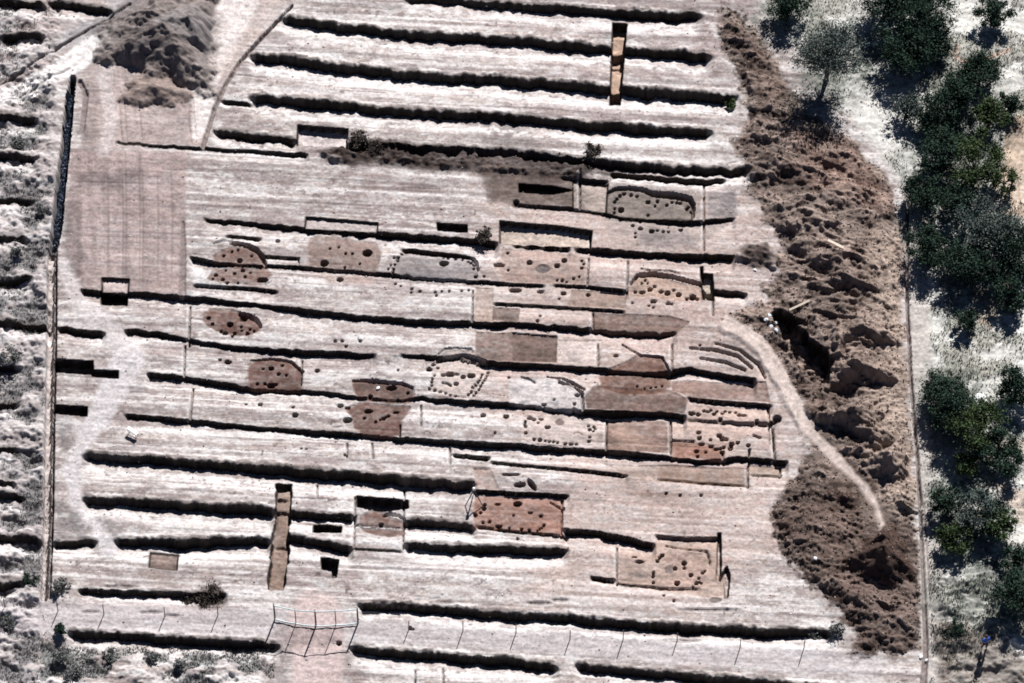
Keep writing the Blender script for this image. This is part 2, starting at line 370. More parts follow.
path([(905, 190, 5), (916, 240, 9), (920, 320, 10), (925, 420, 11), (930, 520, 12), (934, 620, 13), (938, 760, 14)], alb(204, 196, 190), .85, 4, R_TRACK)
groove([(908, 202, .7), (907, 300, 1), (911, 380, 1), (917, 450, 1), (921, 520, 1), (924, 590, 1.3), (926, 650, 1.6), (922, 700, 2.5)], 3.0, .35, alb(112, 96, 96))
groove([(918, 470, .7), (925, 520, 1), (930, 600, .8)], 1.6, .1, alb(130, 112, 108))
for k in range(4):
    groove([(1000 + k * 7, 215), (997 + k * 7, 190), (1000 + k * 7, 165), (1008 + k * 6, 145), (1024 + k * 5, 128)], 2, .04, alb(205, 172, 150))
groove([(958, 48), (954, 55), (962, 62), (985, 60), (1010, 50)], 4, .05, alb(200, 168, 150))
path([(992, 560, 8), (1000, 585, 8), (990, 600, 6)], SAND, .5, 4)
paint([(940, 580), (1000, 570), (1000, 620), (960, 625), (940, 610)], alb(176, 172, 164), .5, 20, 12)
paint([(934, 622), (975, 628), (1005, 640), (1024, 660), (1030, 700), (938, 700)], alb(112, 98, 90), .85, 8, 5)
paint([(930, 480), (950, 500), (1000, 540), (1010, 600), (960, 575), (935, 530)], alb(120, 128, 120), .6, 16, 10)
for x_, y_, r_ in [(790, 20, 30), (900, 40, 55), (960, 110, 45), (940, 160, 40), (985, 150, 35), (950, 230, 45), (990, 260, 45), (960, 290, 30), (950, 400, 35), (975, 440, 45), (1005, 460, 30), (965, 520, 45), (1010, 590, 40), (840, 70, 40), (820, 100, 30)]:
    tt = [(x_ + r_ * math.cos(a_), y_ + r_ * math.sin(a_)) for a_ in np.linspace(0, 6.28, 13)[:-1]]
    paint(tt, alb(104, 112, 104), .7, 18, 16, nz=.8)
for x_, y_, r_ in [(760, 20, 14), (905, 220, 12), (945, 590, 25), (975, 600, 20), (980, 470, 20), (1015, 130, 15)]:
    tt = [(x_ + r_ * math.cos(a_), y_ + r_ * math.sin(a_)) for a_ in np.linspace(0, 6.28, 13)[:-1]]
    paint(tt, alb(120, 126, 118), .6, 14, 12, nz=.8)
paint([(1005, 120), (1040, 110), (1040, 215), (1008, 215), (998, 180)], alb(200, 172, 148), .7, 8, 4)
# scoured knobbly earth in the sand east of the path
s = win(925, 1060, 550, 720)
Z[s] += np.clip((PX[s] - 930) / 10, 0, 1) * (fbm(PX[s], PY[s], 18, 10, 99, 4) - .5) * 1.1 * np.clip((PY[s] - 560) / 20, 0, 1)

# heaps that are things of their own
R_H1 = new_reg('spoil_heap', label='large grey mound of dumped soil between the two tracks at the top', category='soil heap', group='soil heaps')
R_H2 = new_reg('spoil_heap', label='dark brown conical soil heap at the end of the narrow curving path', category='soil heap', group='soil heaps')
R_H3 = new_reg('spoil_heap', label='low rough light brown heap just below the large grey mound', category='soil heap', group='soil heaps')
paint([(108, 20), (150, -8), (200, -6), (222, 20), (214, 52), (190, 70), (182, 98), (150, 106), (128, 98), (118, 62)], alb(150, 140, 137), .8, 7, 6, nz=.5)
cone(154, 92, 32, 18, .75, alb(150, 134, 127), .85, R_H3, .6, .8)
cone(165, 42, 58, 44, 2.3, alb(136, 126, 122), .9, R_H1, .35, .9)
cone(148, 52, 20, 14, 1.5, alb(112, 104, 104), .6, R_H1); cone(176, 50, 24, 12, 1.9, alb(128, 118, 116), .5, R_H1)
cone(190, 34, 26, 18, 2.2, alb(140, 134, 133), .9, R_H1); cone(150, 28, 22, 10, 2.1, None, .5, R_H1)
cone(882, 561, 30, 26, 2.1, alb(84, 68, 62), .92, R_H2, .1)
cone(882, 548, 12, 10, 1.9, None, 1, R_H2, .3)

# ------------------------------------------------------------------ the long ditch on the left and its strip
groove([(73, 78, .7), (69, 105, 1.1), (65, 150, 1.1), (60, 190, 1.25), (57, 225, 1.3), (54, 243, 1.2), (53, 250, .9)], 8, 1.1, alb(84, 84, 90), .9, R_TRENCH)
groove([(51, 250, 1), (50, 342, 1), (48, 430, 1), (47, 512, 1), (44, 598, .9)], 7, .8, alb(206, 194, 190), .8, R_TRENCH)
groove([(56, 250, 1), (55.5, 342, 1), (53.5, 430, 1), (52.5, 512, 1), (49.5, 598, .9)], 2.2, .6, alb(60, 50, 48), .8)  # shadow of the right wall painted as a dark line
groove([(80, 82), (86, 95), (82, 130)], 5, .2, alb(120, 108, 108), .6)

# ------------------------------------------------------------------ long cuts
B = band
# upper field
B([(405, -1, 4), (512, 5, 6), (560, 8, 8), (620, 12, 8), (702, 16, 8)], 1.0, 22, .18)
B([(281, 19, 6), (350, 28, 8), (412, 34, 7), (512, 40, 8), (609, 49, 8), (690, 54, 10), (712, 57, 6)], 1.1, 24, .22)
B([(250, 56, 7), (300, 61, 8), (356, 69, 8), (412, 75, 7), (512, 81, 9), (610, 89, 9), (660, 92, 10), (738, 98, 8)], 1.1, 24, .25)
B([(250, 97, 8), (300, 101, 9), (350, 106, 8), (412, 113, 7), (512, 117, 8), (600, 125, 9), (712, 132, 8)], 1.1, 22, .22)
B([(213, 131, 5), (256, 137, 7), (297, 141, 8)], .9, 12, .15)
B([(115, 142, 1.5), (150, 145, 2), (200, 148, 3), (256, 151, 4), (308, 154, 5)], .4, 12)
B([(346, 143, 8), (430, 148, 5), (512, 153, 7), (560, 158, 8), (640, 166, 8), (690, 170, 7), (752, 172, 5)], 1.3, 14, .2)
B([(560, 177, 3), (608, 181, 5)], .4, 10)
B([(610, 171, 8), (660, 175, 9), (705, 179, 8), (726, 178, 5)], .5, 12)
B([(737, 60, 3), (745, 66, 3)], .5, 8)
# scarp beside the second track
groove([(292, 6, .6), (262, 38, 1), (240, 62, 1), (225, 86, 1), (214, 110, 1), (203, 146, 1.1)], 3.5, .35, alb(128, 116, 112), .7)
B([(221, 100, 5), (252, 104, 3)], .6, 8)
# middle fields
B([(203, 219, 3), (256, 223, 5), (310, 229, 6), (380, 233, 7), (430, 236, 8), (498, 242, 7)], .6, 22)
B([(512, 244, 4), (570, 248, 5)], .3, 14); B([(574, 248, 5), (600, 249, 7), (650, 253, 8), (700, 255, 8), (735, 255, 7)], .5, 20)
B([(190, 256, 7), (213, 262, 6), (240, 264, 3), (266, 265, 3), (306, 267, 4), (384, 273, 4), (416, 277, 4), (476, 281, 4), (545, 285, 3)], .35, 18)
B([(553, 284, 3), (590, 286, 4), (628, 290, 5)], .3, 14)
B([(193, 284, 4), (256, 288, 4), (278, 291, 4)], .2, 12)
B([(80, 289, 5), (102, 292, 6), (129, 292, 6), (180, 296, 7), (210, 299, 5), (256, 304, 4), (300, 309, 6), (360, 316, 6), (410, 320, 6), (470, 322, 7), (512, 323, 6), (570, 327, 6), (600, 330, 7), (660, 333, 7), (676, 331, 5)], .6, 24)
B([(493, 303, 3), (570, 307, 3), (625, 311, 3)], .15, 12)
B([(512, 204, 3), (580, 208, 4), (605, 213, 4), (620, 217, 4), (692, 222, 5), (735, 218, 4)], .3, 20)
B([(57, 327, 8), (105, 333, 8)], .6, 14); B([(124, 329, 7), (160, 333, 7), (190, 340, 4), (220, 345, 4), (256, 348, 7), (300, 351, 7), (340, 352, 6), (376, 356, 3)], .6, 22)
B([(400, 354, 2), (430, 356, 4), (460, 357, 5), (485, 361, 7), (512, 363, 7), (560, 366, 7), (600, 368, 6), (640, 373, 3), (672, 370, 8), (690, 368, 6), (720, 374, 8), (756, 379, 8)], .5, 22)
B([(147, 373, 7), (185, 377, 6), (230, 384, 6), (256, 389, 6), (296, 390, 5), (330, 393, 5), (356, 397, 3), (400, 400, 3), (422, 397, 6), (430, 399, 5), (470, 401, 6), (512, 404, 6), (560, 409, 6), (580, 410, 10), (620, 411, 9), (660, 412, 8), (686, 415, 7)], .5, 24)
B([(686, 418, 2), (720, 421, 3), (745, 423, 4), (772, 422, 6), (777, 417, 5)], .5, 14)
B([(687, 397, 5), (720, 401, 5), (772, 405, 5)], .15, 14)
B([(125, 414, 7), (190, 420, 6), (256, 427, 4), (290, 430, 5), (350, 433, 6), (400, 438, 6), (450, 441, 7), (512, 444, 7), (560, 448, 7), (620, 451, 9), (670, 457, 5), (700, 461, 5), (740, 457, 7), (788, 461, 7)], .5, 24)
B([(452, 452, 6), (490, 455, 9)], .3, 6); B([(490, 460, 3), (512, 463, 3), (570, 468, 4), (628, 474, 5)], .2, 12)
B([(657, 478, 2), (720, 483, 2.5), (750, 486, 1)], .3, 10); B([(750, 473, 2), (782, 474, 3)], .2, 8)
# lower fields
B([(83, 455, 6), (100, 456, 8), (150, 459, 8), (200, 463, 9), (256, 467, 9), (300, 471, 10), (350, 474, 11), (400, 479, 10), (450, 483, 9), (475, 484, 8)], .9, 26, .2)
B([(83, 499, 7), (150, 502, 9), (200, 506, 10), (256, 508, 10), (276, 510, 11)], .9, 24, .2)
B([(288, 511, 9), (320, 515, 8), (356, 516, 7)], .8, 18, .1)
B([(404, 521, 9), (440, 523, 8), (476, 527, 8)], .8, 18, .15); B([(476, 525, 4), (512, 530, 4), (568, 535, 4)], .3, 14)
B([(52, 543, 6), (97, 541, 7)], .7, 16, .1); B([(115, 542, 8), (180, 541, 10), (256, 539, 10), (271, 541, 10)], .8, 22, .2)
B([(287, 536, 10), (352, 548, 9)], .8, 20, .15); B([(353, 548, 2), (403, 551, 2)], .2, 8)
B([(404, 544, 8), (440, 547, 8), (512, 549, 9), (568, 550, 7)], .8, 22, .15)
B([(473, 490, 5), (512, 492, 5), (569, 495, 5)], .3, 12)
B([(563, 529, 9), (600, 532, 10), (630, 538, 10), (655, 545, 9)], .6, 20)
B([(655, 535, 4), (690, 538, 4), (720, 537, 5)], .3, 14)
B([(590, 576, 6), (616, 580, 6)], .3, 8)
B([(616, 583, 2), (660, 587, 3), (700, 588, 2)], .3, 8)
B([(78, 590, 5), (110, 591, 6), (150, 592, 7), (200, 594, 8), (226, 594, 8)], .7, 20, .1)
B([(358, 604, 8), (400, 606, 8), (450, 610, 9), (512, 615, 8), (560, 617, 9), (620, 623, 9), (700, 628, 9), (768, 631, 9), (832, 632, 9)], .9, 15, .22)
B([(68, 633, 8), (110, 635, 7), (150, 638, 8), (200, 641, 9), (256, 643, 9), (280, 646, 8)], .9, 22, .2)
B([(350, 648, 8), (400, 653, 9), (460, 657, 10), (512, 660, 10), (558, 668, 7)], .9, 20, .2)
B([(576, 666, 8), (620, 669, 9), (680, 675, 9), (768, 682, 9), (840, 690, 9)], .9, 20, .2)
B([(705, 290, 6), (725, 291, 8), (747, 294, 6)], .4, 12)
# western strip
for b in ([(0, 36, 6), (45, 38, 6)], [(-20, -2, 5), (20, 3, 6), (46, 7, 6)], [(47, 2, 5), (75, 6, 6), (112, 11, 6)], [(-30, 118, 5), (0, 118, 6), (38, 120, 6)],
          [(-30, 156, 6), (38, 159, 6)], [(-20, 199, 5), (33, 200, 5)], [(-20, 241, 4), (27, 239, 4)], [(-20, 280, 6), (33, 280, 6)], [(-20, 322, 7), (50, 326, 7)],
          [(-10, 367, 5), (18, 367, 4)], [(-10, 407, 5), (18, 403, 6)], [(-10, 450, 5), (18, 450, 4)], [(-10, 482, 4), (16, 484, 6)], [(-10, 495, 7), (25, 497, 7)],
          [(-10, 536, 8), (42, 541, 8)], [(-10, 586, 7), (24, 584, 7)]):
    B(b, .8, 16, .15)
# fine scrape lines in the lower fields
for k in range(40):
    x0 = rs.uniform(80, 700); y0 = rs.choice([rs.uniform(555, 605), rs.uniform(30, 140), rs.uniform(160, 215), rs.uniform(425, 455)])
    L = rs.uniform(20, 90)
    groove([(x0, y0, .7), (x0 + L, y0 + L * .06 + rs.uniform(-1, 1), .7)], 1.3, rs.uniform(.03, .1), alb(165, 152, 150), .4)
# clods and footprints that darken the lip of the cuts
for x, y, w_, h_ in [(150, 612, 12, 2), (172, 616, 8, 2), (90, 612, 10, 2), (120, 587, 18, 2), (370, 612, 12, 3), (395, 613, 6, 2), (680, 640, 22, 2.5), (540, 603, 14, 2), (440, 603, 16, 2), (710, 610, 30, 2), (560, 600, 9, 2)]:
    hole(x, y, w_, .12, h_, None, alb(130, 122, 120), a=.5, cut=False)

paint([(310, 150), (346, 146), (380, 140), (430, 147), (512, 154), (590, 164), (640, 170), (640, 176), (586, 178), (520, 175), (440, 170), (380, 166), (330, 160)], alb(62, 52, 48), .97, 7, 9, nz=.2)
paint([(420, 144), (500, 148), (560, 160), (560, 182), (500, 186), (470, 170)], alb(104, 94, 92), .6, 12, 5)
paint([(480, 160), (530, 168), (580, 176), (580, 207), (490, 204), (486, 190)], alb(112, 98, 92), .75, 5, 2)
paint([(707, 192), (735, 190), (738, 216), (707, 217)], alb(128, 124, 126), .75, 4, 2)
paint([(636, 228), (690, 230), (696, 248), (640, 244)], alb(130, 124, 124), .65, 8, 3)
# ------------------------------------------------------------------ rectangular cuts (things with labels)
def pit(poly, depth, label, name='excavation_pit', col=None, cat='pit', jit=0, slope=1.0, group='dug pits'):
    r = new_reg(name, label=label, category=cat, group=group)
    if col is None and depth > .35: paint(poly, alb(84, 72, 68), .9, 1.5)  # deep pits get a dark fill, shade painted into the floor
    if col is not None: paint(poly, col, .96, 1.5, nz=.12)
    dig(poly, depth * 1.35, jit, r, slope)
    return r
pit([(298, 125), (348, 129), (346, 148), (297, 144)], .40, 'long box-shaped pit with pale floor, above the dark brushy strip', col=alb(226, 214, 212))
pt = pit([(613, 20), (627, 21), (620, 103), (610, 102)], .72, 'narrow upright trial pit with tan floor crossing the upper trenches', 'trial_trench', alb(196, 166, 146))
groove([(611, 60), (622, 60)], 2.0, .25, alb(110, 90, 80))
pit([(102, 278), (129, 279), (128, 293), (102, 291)], .18, 'shallow square pit at the foot of the scraped field', col=alb(206, 190, 186))
pit([(101, 291), (127, 293), (127, 304), (101, 302)], .6, 'dark half of the square pit, straddling the long trench')
pit([(55, 359), (93, 361), (93, 374), (55, 372)], .75, 'deepest black pit cut out from the long left ditch')
pit([(93, 370), (118, 371), (118, 378), (92, 376)], .45, 'small black pit stepping right from the deepest black pit')
pit([(55, 405), (87, 407), (87, 416), (55, 413)], .6, 'black pit against the left ditch, below the deepest one')
pit([(306, 217), (378, 223), (377, 232), (305, 228)], .14, 'shallow slot above the brown hut floor with round pits', col=alb(204, 192, 188))
pit([(437, 223), (467, 225), (467, 232), (438, 230)], .5, 'short black slot left of the dark bush in the middle trench')
pit([(500, 221), (560, 226), (592, 231), (590, 247), (500, 243)], .38, 'wide shallow cut with pale floor right of the dark bush', col=alb(222, 204, 192))
pit([(519, 184), (552, 186), (572, 190), (552, 194), (519, 192)], .5, 'black slot in the grey brown square near the oval hut')
pit([(357, 495), (408, 499), (408, 508), (385, 511), (372, 510), (357, 506)], .62, 'black slot above the brown half ovals in the lower field')
pit([(314, 522), (341, 525), (341, 532), (313, 531)], .6, 'small black oval pit right of the upright baulk cut', jit=1)
pit([(321, 556), (338, 558), (337, 568), (336, 577), (333, 577), (332, 571), (322, 569)], .8, 'isolated ragged black pit below the lower trenches', jit=.6)
pit([(702, 273), (712.5, 274), (714, 300), (702, 299)], .48, 'small deep square pit at the right end of a hut floor', col=alb(214, 200, 186))
pit([(573, 180), (608, 184), (606, 212), (573, 209)], .12, 'shallow pale square left of the grey oval hut', col=alb(180, 166, 158))
tr = pit([(276, 482), (291, 482), (288, 560), (283, 590), (268, 589), (272, 540), (277, 510)], .42, 'long upright cut with lumpy tan floor across the lower trenches', 'trial_trench', alb(150, 128, 116), jit=1.8)
for y in (485, 497, 510, 545): hole(281, y, 6, .18, 2.2, None, alb(110, 96, 90), a=.6, cut=False)
pit([(701, 264), (703, 264), (703, 276), (701, 276)], .4, 'thin slot leading up from the small deep square pit')
pit([(718, 533), (721, 533), (721, 575), (727, 566), (730, 575), (728, 597), (725, 598), (724, 580), (716, 580)], .3, 'stepped narrow cut along the right side of the lowest hut floor', jit=.6)
r = pit([(150, 551), (178, 551), (177, 570), (149, 567)], .1, 'small brown square below the left lower trench', 'test_square', alb(128, 108, 100))
paint([(186, 590), (215, 586), (229, 593), (228, 604), (210, 609), (186, 600)], alb(92, 76, 70), .8, 5, 4)
for pl_ in ([(58, 420), (74, 424), (70, 450), (60, 455)], [(56, 500), (72, 505), (88, 528), (92, 541), (54, 541)], [(98, 500), (112, 520), (128, 538), (116, 540), (98, 520)], [(90, 452), (130, 452), (128, 458), (92, 457)]):
    paint(pl_, alb(128, 124, 124), .8, 6, 4, nz=.6)

# coloured dug squares
def unit(poly, col, label=None, a=.8, depth=.08, cat='excavated square', jit=0, reg=True):
    r = new_reg('excavated_square', label=label, category=cat, group='dug squares') if label else None
    paint(poly, col, a, 1.6, jit, r)
    dig(poly, depth)
    return r
unit([(475, 286), (493, 287), (493, 322), (475, 321)], alb(190, 168, 156), None)
unit([(493, 306), (520, 308), (518, 322), (492, 320)], alb(104,86,78), 'dark brown square under the thin straight cut')
unit([(476, 329), (557, 333), (556, 362), (500, 361), (475, 356)], alb(114, 95, 88), 'large dark brown square above the black cut beside the ring of posts', .85)
unit([(512, 330), (558, 334), (556, 362), (512, 360)], alb(100, 82, 76), None, .6)
unit([(593, 312), (668, 316), (690, 322), (676, 334), (620, 332), (593, 330)], alb(116, 94, 85), 'brown rectangle just under the hut with the orange floor', .85, jit=1)
unit([(572, 288), (627, 292), (625, 308), (568, 306)], alb(144, 122, 110), 'light brown square left of the orange hut floor')
unit([(594, 385), (672, 390), (688, 400), (684, 413), (587, 408), (584, 398)], alb(112, 90, 82), 'dark brown spread with a rounded left end above a black cut', .9, jit=1)
unit([(672, 378), (766, 382), (770, 402), (690, 397), (672, 390)], alb(126, 100, 90), 'long brown strip above the narrow straight black cut at right', .8)
unit([(607, 415), (671, 419), (671, 453), (606, 449)], alb(128, 102, 92), 'square brown patch between the two black cuts', .85)
paint([(620, 420), (645, 440), (660, 450), (612, 448)], alb(200, 172, 156), .5, 10, 4)
unit([(657, 463), (748, 466), (748, 487), (657, 480)], alb(140, 116, 102), 'brown rectangle below the right end of the hut with many pits', .75)
unit([(749, 462), (781, 464), (780, 475), (749, 474)], alb(168, 148, 132), None)
unit([(604, 462), (657, 464), (656, 480), (628, 476)], alb(150, 130, 118), None, .6, jit=2)
unit([(473, 468), (490, 468), (500, 490), (476, 488)], alb(170, 140, 128), None, .6, jit=2)
unit([(590, 338), (602, 338), (600, 365), (558, 362), (558, 338)], alb(226, 210, 204), None)
paint([(405, 480), (470, 490), (474, 525), (440, 520), (452, 500)], alb(134, 120, 116), .6, 14, 6)
paint([(140, 570), (178, 571), (190, 580), (160, 590)], alb(160, 140, 132), .5, 12, 6)
paint([(595, 480), (620, 478), (690, 500), (720, 520), (650, 510)], alb(176, 150, 140), .5, 16, 8)

# thin upright section lines (small steps between squares)
for x0, y0, x1, y1 in [(580, 171, 580, 208), (591, 232, 590, 249), (589, 256, 587, 286), (628, 258, 627, 292), (704, 181, 704, 195), (704, 198, 704, 250), (701, 264, 701, 280),
                       (593, 312, 593, 330), (672, 343, 672, 374), (598, 342, 598, 365), (473, 290, 472, 322), (185, 345, 184, 376), (193, 387, 190, 421),
                       (347, 441, 347, 457), (372, 441, 373, 458), (450, 445, 450, 463), (317, 481, 317, 497), (607, 415, 606, 450), (671, 417, 671, 455),
                       (562, 498, 561, 536), (617, 546, 617, 584), (404, 497, 403, 548), (355, 497, 354, 546), (768, 405, 769, 422), (773, 428, 775, 462), (749, 450, 749, 462),
                       (415, 670, 415, 690), (443, 668, 443, 690), (713, 302, 713, 315), (190, 304, 189, 345), (302, 358, 301, 385), (400, 425, 400, 436), (421, 404, 421, 425), (404, 485, 405, 497), (748, 463, 748, 487), (781, 464, 780, 475)]:
    groove([(x0, y0), (x1, y1)], 1.7, .3, alb(104, 90, 84), .7)
    if y1 - y0 > 12: groove([(x0 - 2.5, y0 + 2), (x1 - 2.5, y1 - 2)], 2.2, 0, WHITE, .3)
groove([(183, 222, .4), (183, 250, .8), (182, 293, 1)], 7, .14, alb(140, 128, 126), .7)
groove([(672, 440), (694, 441)], 2, .2, alb(110, 90, 84))
groove([(190, 318), (202, 319)], 1.5, .15)

# ------------------------------------------------------------------ hut floors
def floor_(polys, label, col=None, a=.85, depth=.05, jit=1.0):
    r = new_reg('hut_floor', label=label, category='hut floor', group='excavated hut floors')
    for p in polys:
        if col is not None: paint(p, col, a, 3.0, jit * 1.4, r, .22)
        else: paint(p, C[0, 0], 0, 2, jit, r)
        dig(p, depth, jit)
    return r
def zp(ox, oy, k, pts): return [(ox + p[0] * k,) + (oy + p[1] * k,) + tuple(p[2:]) for p in pts]
def holes(r, ox, oy, k, lst, depth=.42):
    for t in lst:
        rad = t[2] if len(t) > 2 else 1.0
        hole(ox + t[0] * k, oy + t[1] * k, rad + .15, depth * (1.0 if rad > 1.3 else .8), t[3] if len(t) > 3 else None, r)
K1 = 120 / 1024
# 1: half-oval at left
o = (185, 225, K1)
f1 = floor_([zp(*o, [(240, 265), (310, 215), (400, 180), (500, 185), (580, 210), (650, 270), (690, 340), (400, 335), (240, 320)]),
             zp(*o, [(150, 350), (400, 345), (690, 355), (740, 420), (700, 480), (600, 500), (400, 500), (220, 480), (140, 430)])], 'brown oval hut floor below the half-ring ditch, cut in two by a trench', BROWN)
groove(zp(*o, [(245, 160, .8), (330, 130, .9), (400, 130, 1)]), 3, .15, alb(150, 150, 150))
groove(zp(*o, [(390, 150, .9), (460, 155, 1.3), (540, 175, 1.2), (610, 215, 1.2), (660, 275, 1.2), (690, 345, .8)]), 4.0, .38, alb(130, 110, 100))
B(zp(*o, [(340, 85, 0), (500, 95, 0), (650, 115, 0)]) and [(225, 234.5, 3), (243, 236, 3), (261, 238, 5)], .3, 8)
B([(264, 256, 4), (299, 258, 4)], .1, 6); groove([(299, 258), (298, 264)], 1.5, .3)
holes(f1, *o, [(465, 300, 2.4), (450, 210, 1.2), (400, 225, 1.2), (330, 260, 1.5), (565, 265, 1.3), (490, 375, 1.8), (420, 400, 1.6), (555, 395, 1.3), (260, 415, 2), (320, 460, 1.8), (235, 455, 1.2), (360, 490, 1.3), (450, 490, 1), (510, 430, 1.4), (345, 370, 1.2), (660, 465, 5.5, 3)])
hole(277.6, 240, 2)
paint([(193, 267), (212, 268), (206, 280), (228, 286), (193, 284)], WHITE, .7, 2)
# 2
paint([(306, 268), (378, 274), (370, 283), (330, 283)], alb(184, 160, 152), .6, 5, 2)
f2 = floor_([[(309, 236), (320, 234), (375, 240), (381, 252), (377, 272), (309, 266), (307, 250)]], 'greyish brown squarish hut floor with two round black pits', alb(136, 114, 106))
holes(f2, 256, 171, .25, [(445, 325, 5, 4), (272, 367, 4, 3), (358, 328, 1.2), (385, 328, 1.2), (295, 305, 1.4), (330, 300), (335, 430, 3.2, 2.2), (415, 370, 1), (355, 385, 1)], .5)
hole(277, 240.5, 1.6)
# 3 rounded hut with a ring of stake holes
o = (380, 235, K1)
f3 = floor_([zp(*o, [(110, 310), (130, 220), (190, 140), (300, 120), (500, 140), (700, 175), (800, 210), (840, 290), (830, 385), (500, 385), (220, 350)])],
            'grey oval hut floor ringed by stake holes beneath a black arc', alb(150, 142, 142), .8)
B([(401, 248.5, 4), (408, 247.5, 6), (427, 250, 6), (444, 252, 5), (462, 254.5, 4), (473, 257.5, 4)], .4, 9, reg=f3)
groove([(473, 258), (476.5, 263), (478, 270, .6)], 2.6, .35, reg=f3)
paint([(395, 268), (440, 268), (460, 275), (450, 283), (400, 276)], alb(138, 134, 136), .6, 8, 3)
holes(f3, *o, [(185, 155, 1.4), (155, 190, 1.4), (120, 195, 1.3), (150, 215, 1.3), (125, 250, 1.2), (90, 255), (70, 290), (115, 290, 1.2), (110, 315, 1.3), (540, 180, 1.2), (580, 185, 1.2), (645, 190, 1.3), (700, 200, 1.2), (750, 215, 1.4), (775, 230, 1.4), (800, 250, 1.4), (800, 285, 1.2), (825, 270, 1.1), (815, 350, 1.4),
               (545, 240, 4.6, 2.6), (225, 345, 3, 1.5), (130, 405, 1.2), (175, 425), (270, 450, 1.5), (340, 475, 1.6), (470, 485, 1.4), (525, 475, 1.2), (590, 475, 1.2), (695, 470, 1.2), (755, 460, 1.2), (480, 515, 1.2), (265, 490)])
# 4 big grey oval
o = (590, 170, K1)
f4 = floor_([zp(*o, [(140, 360), (150, 200), (220, 165), (340, 155), (450, 170), (540, 200), (720, 215), (850, 245), (880, 290), (870, 420), (500, 420), (250, 395)])],
            'largest grey oval hut floor under a curved black edge near the spoil bank', alb(132, 122, 115), .85, .12)
groove(zp(*o, [(150, 190, .5), (220, 155, .8), (330, 150, 1), (450, 165, 1.2), (540, 200, 1.5), (600, 205, 1.8), (720, 215, 2.0), (850, 245, 1.8), (880, 290, 1.4), (880, 400, .9)]), 2.8, .4, alb(110, 98, 92), .7, f4)
holes(f4, *o, [(290, 195, 1.8), (255, 212, 1.7), (230, 240, 1.6), (210, 265, 1.6), (350, 207, 1.7), (400, 215, 1.6), (265, 332, 3), (210, 320, 1.3), (205, 355, 1.2), (495, 265, 2.1), (655, 290, 1.5), (575, 258, 1.6), (700, 268, 1.5), (740, 272, 1.5), (770, 277, 1.5), (825, 325, 1.6), (860, 350, 1.2), (840, 310, 1.3),
               (365, 460, 1.6), (430, 490, 2.2), (525, 510, 2.6), (575, 502, 1.4), (625, 514, 1.4), (670, 515, 1.4), (775, 497, 1.8), (385, 535, 1.2), (385, 570, 1.2), (495, 375, 1.2), (430, 425, 1.2)])
# 5
o = (470, 240, 130 / 1024)
f5 = floor_([[(502, 250), (520, 248), (560, 252), (584, 256), (588, 270), (584, 284), (505, 282), (498, 268)]], 'pinkish brown hut floor with a fuzzy grey hearth in its middle', alb(172, 148, 138), .75)
holes(f5, *o, [(468, 175, 2.6), (742, 155, 2.8), (685, 200, 2.7), (230, 200, 5, 1.5), (300, 235, 1.2), (295, 100, 1.2), (880, 150, 1.3), (895, 180, 1.2), (880, 215, 1.7), (685, 312, 1.3), (725, 312, 1.5), (760, 325), (815, 298, 1.4), (860, 285), (355, 385, 6, 2.4), (555, 398, 3, 1.8), (735, 412, 2.6), (930, 420, 2.2), (550, 595, 1.3), (530, 638, 1.6), (700, 460, 1.2), (110, 285, 1.2), (45, 285, 1.5), (850, 40, 4, 1.5)])
hole(470 + 570 * .127, 240 + 225 * .127, 8, .1, 4.5, f5, alb(118, 114, 114), 'hearth', .8)
# 6 orange hut
o = (600, 250, K1)
f6 = floor_([zp(*o, [(250, 330), (290, 270), (350, 225), (450, 220), (600, 255), (750, 300), (840, 310), (870, 370), (860, 440), (700, 440), (450, 400), (250, 400)])],
            'light orange hut floor with a row of black pits beside the small square pit', alb(188, 160, 142), .75)
groove(zp(*o, [(345, 152, .8), (440, 168, 1), (600, 168, 1), (680, 190, .6)]), 1.6, .25, alb(130, 116, 106))
groove(zp(*o, [(260, 290, .6), (320, 215, 1.2), (450, 205, 1.6), (560, 220, 1.5), (650, 235, 1.2), (760, 270, 1.3), (850, 290, 1.4), (885, 330, 1.2), (890, 390, .8)]), 3.0, .38, alb(120, 104, 94), .7, f6)
holes(f6, *o, [(425, 335, 2.4), (360, 357, 2.6, 1.4), (300, 353, 1.6), (575, 365, 2.8), (520, 352, 2, 1.1), (670, 380, 2.6), (790, 402, 3.4), (830, 420, 1.6), (740, 415, 1.5), (465, 310, 1.6), (455, 437, 2.8, 1.6), (415, 475, 1.2), (455, 490, 1.2), (580, 455, 1.8), (610, 460, 1.2), (385, 255, 1.2), (405, 280), (355, 280), (630, 340, 1.4), (275, 450)])
# 7
o = (190, 295, K1)
f7 = floor_([zp(*o, [(105, 170), (160, 105), (330, 100), (470, 140), (560, 200), (600, 270), (580, 310), (520, 345), (370, 350), (260, 325), (150, 270), (110, 220)])],
            'reddish brown oval hut floor full of pits, at the far left of the dig', alb(108, 76, 66), .95, .08)
groove(zp(*o, [(430, 150, 1.4), (500, 165, 1.4), (570, 210, 1.2), (605, 270, .7)]), 3.2, .4, None, 0, f7)
holes(f7, *o, [(155, 185, 1.9), (190, 243, 1.7), (340, 243, 3.2), (455, 190, 4), (300, 322, 2.2), (380, 320, 1.6), (440, 300, 1.2), (510, 290, 1.2), (490, 325, 1.8), (545, 305, 1.2), (435, 265, 1.2), (360, 350, 1.2), (265, 305, 1.3)])
holes(None, *o, [(255, 548, 1.5), (325, 568, 3)])
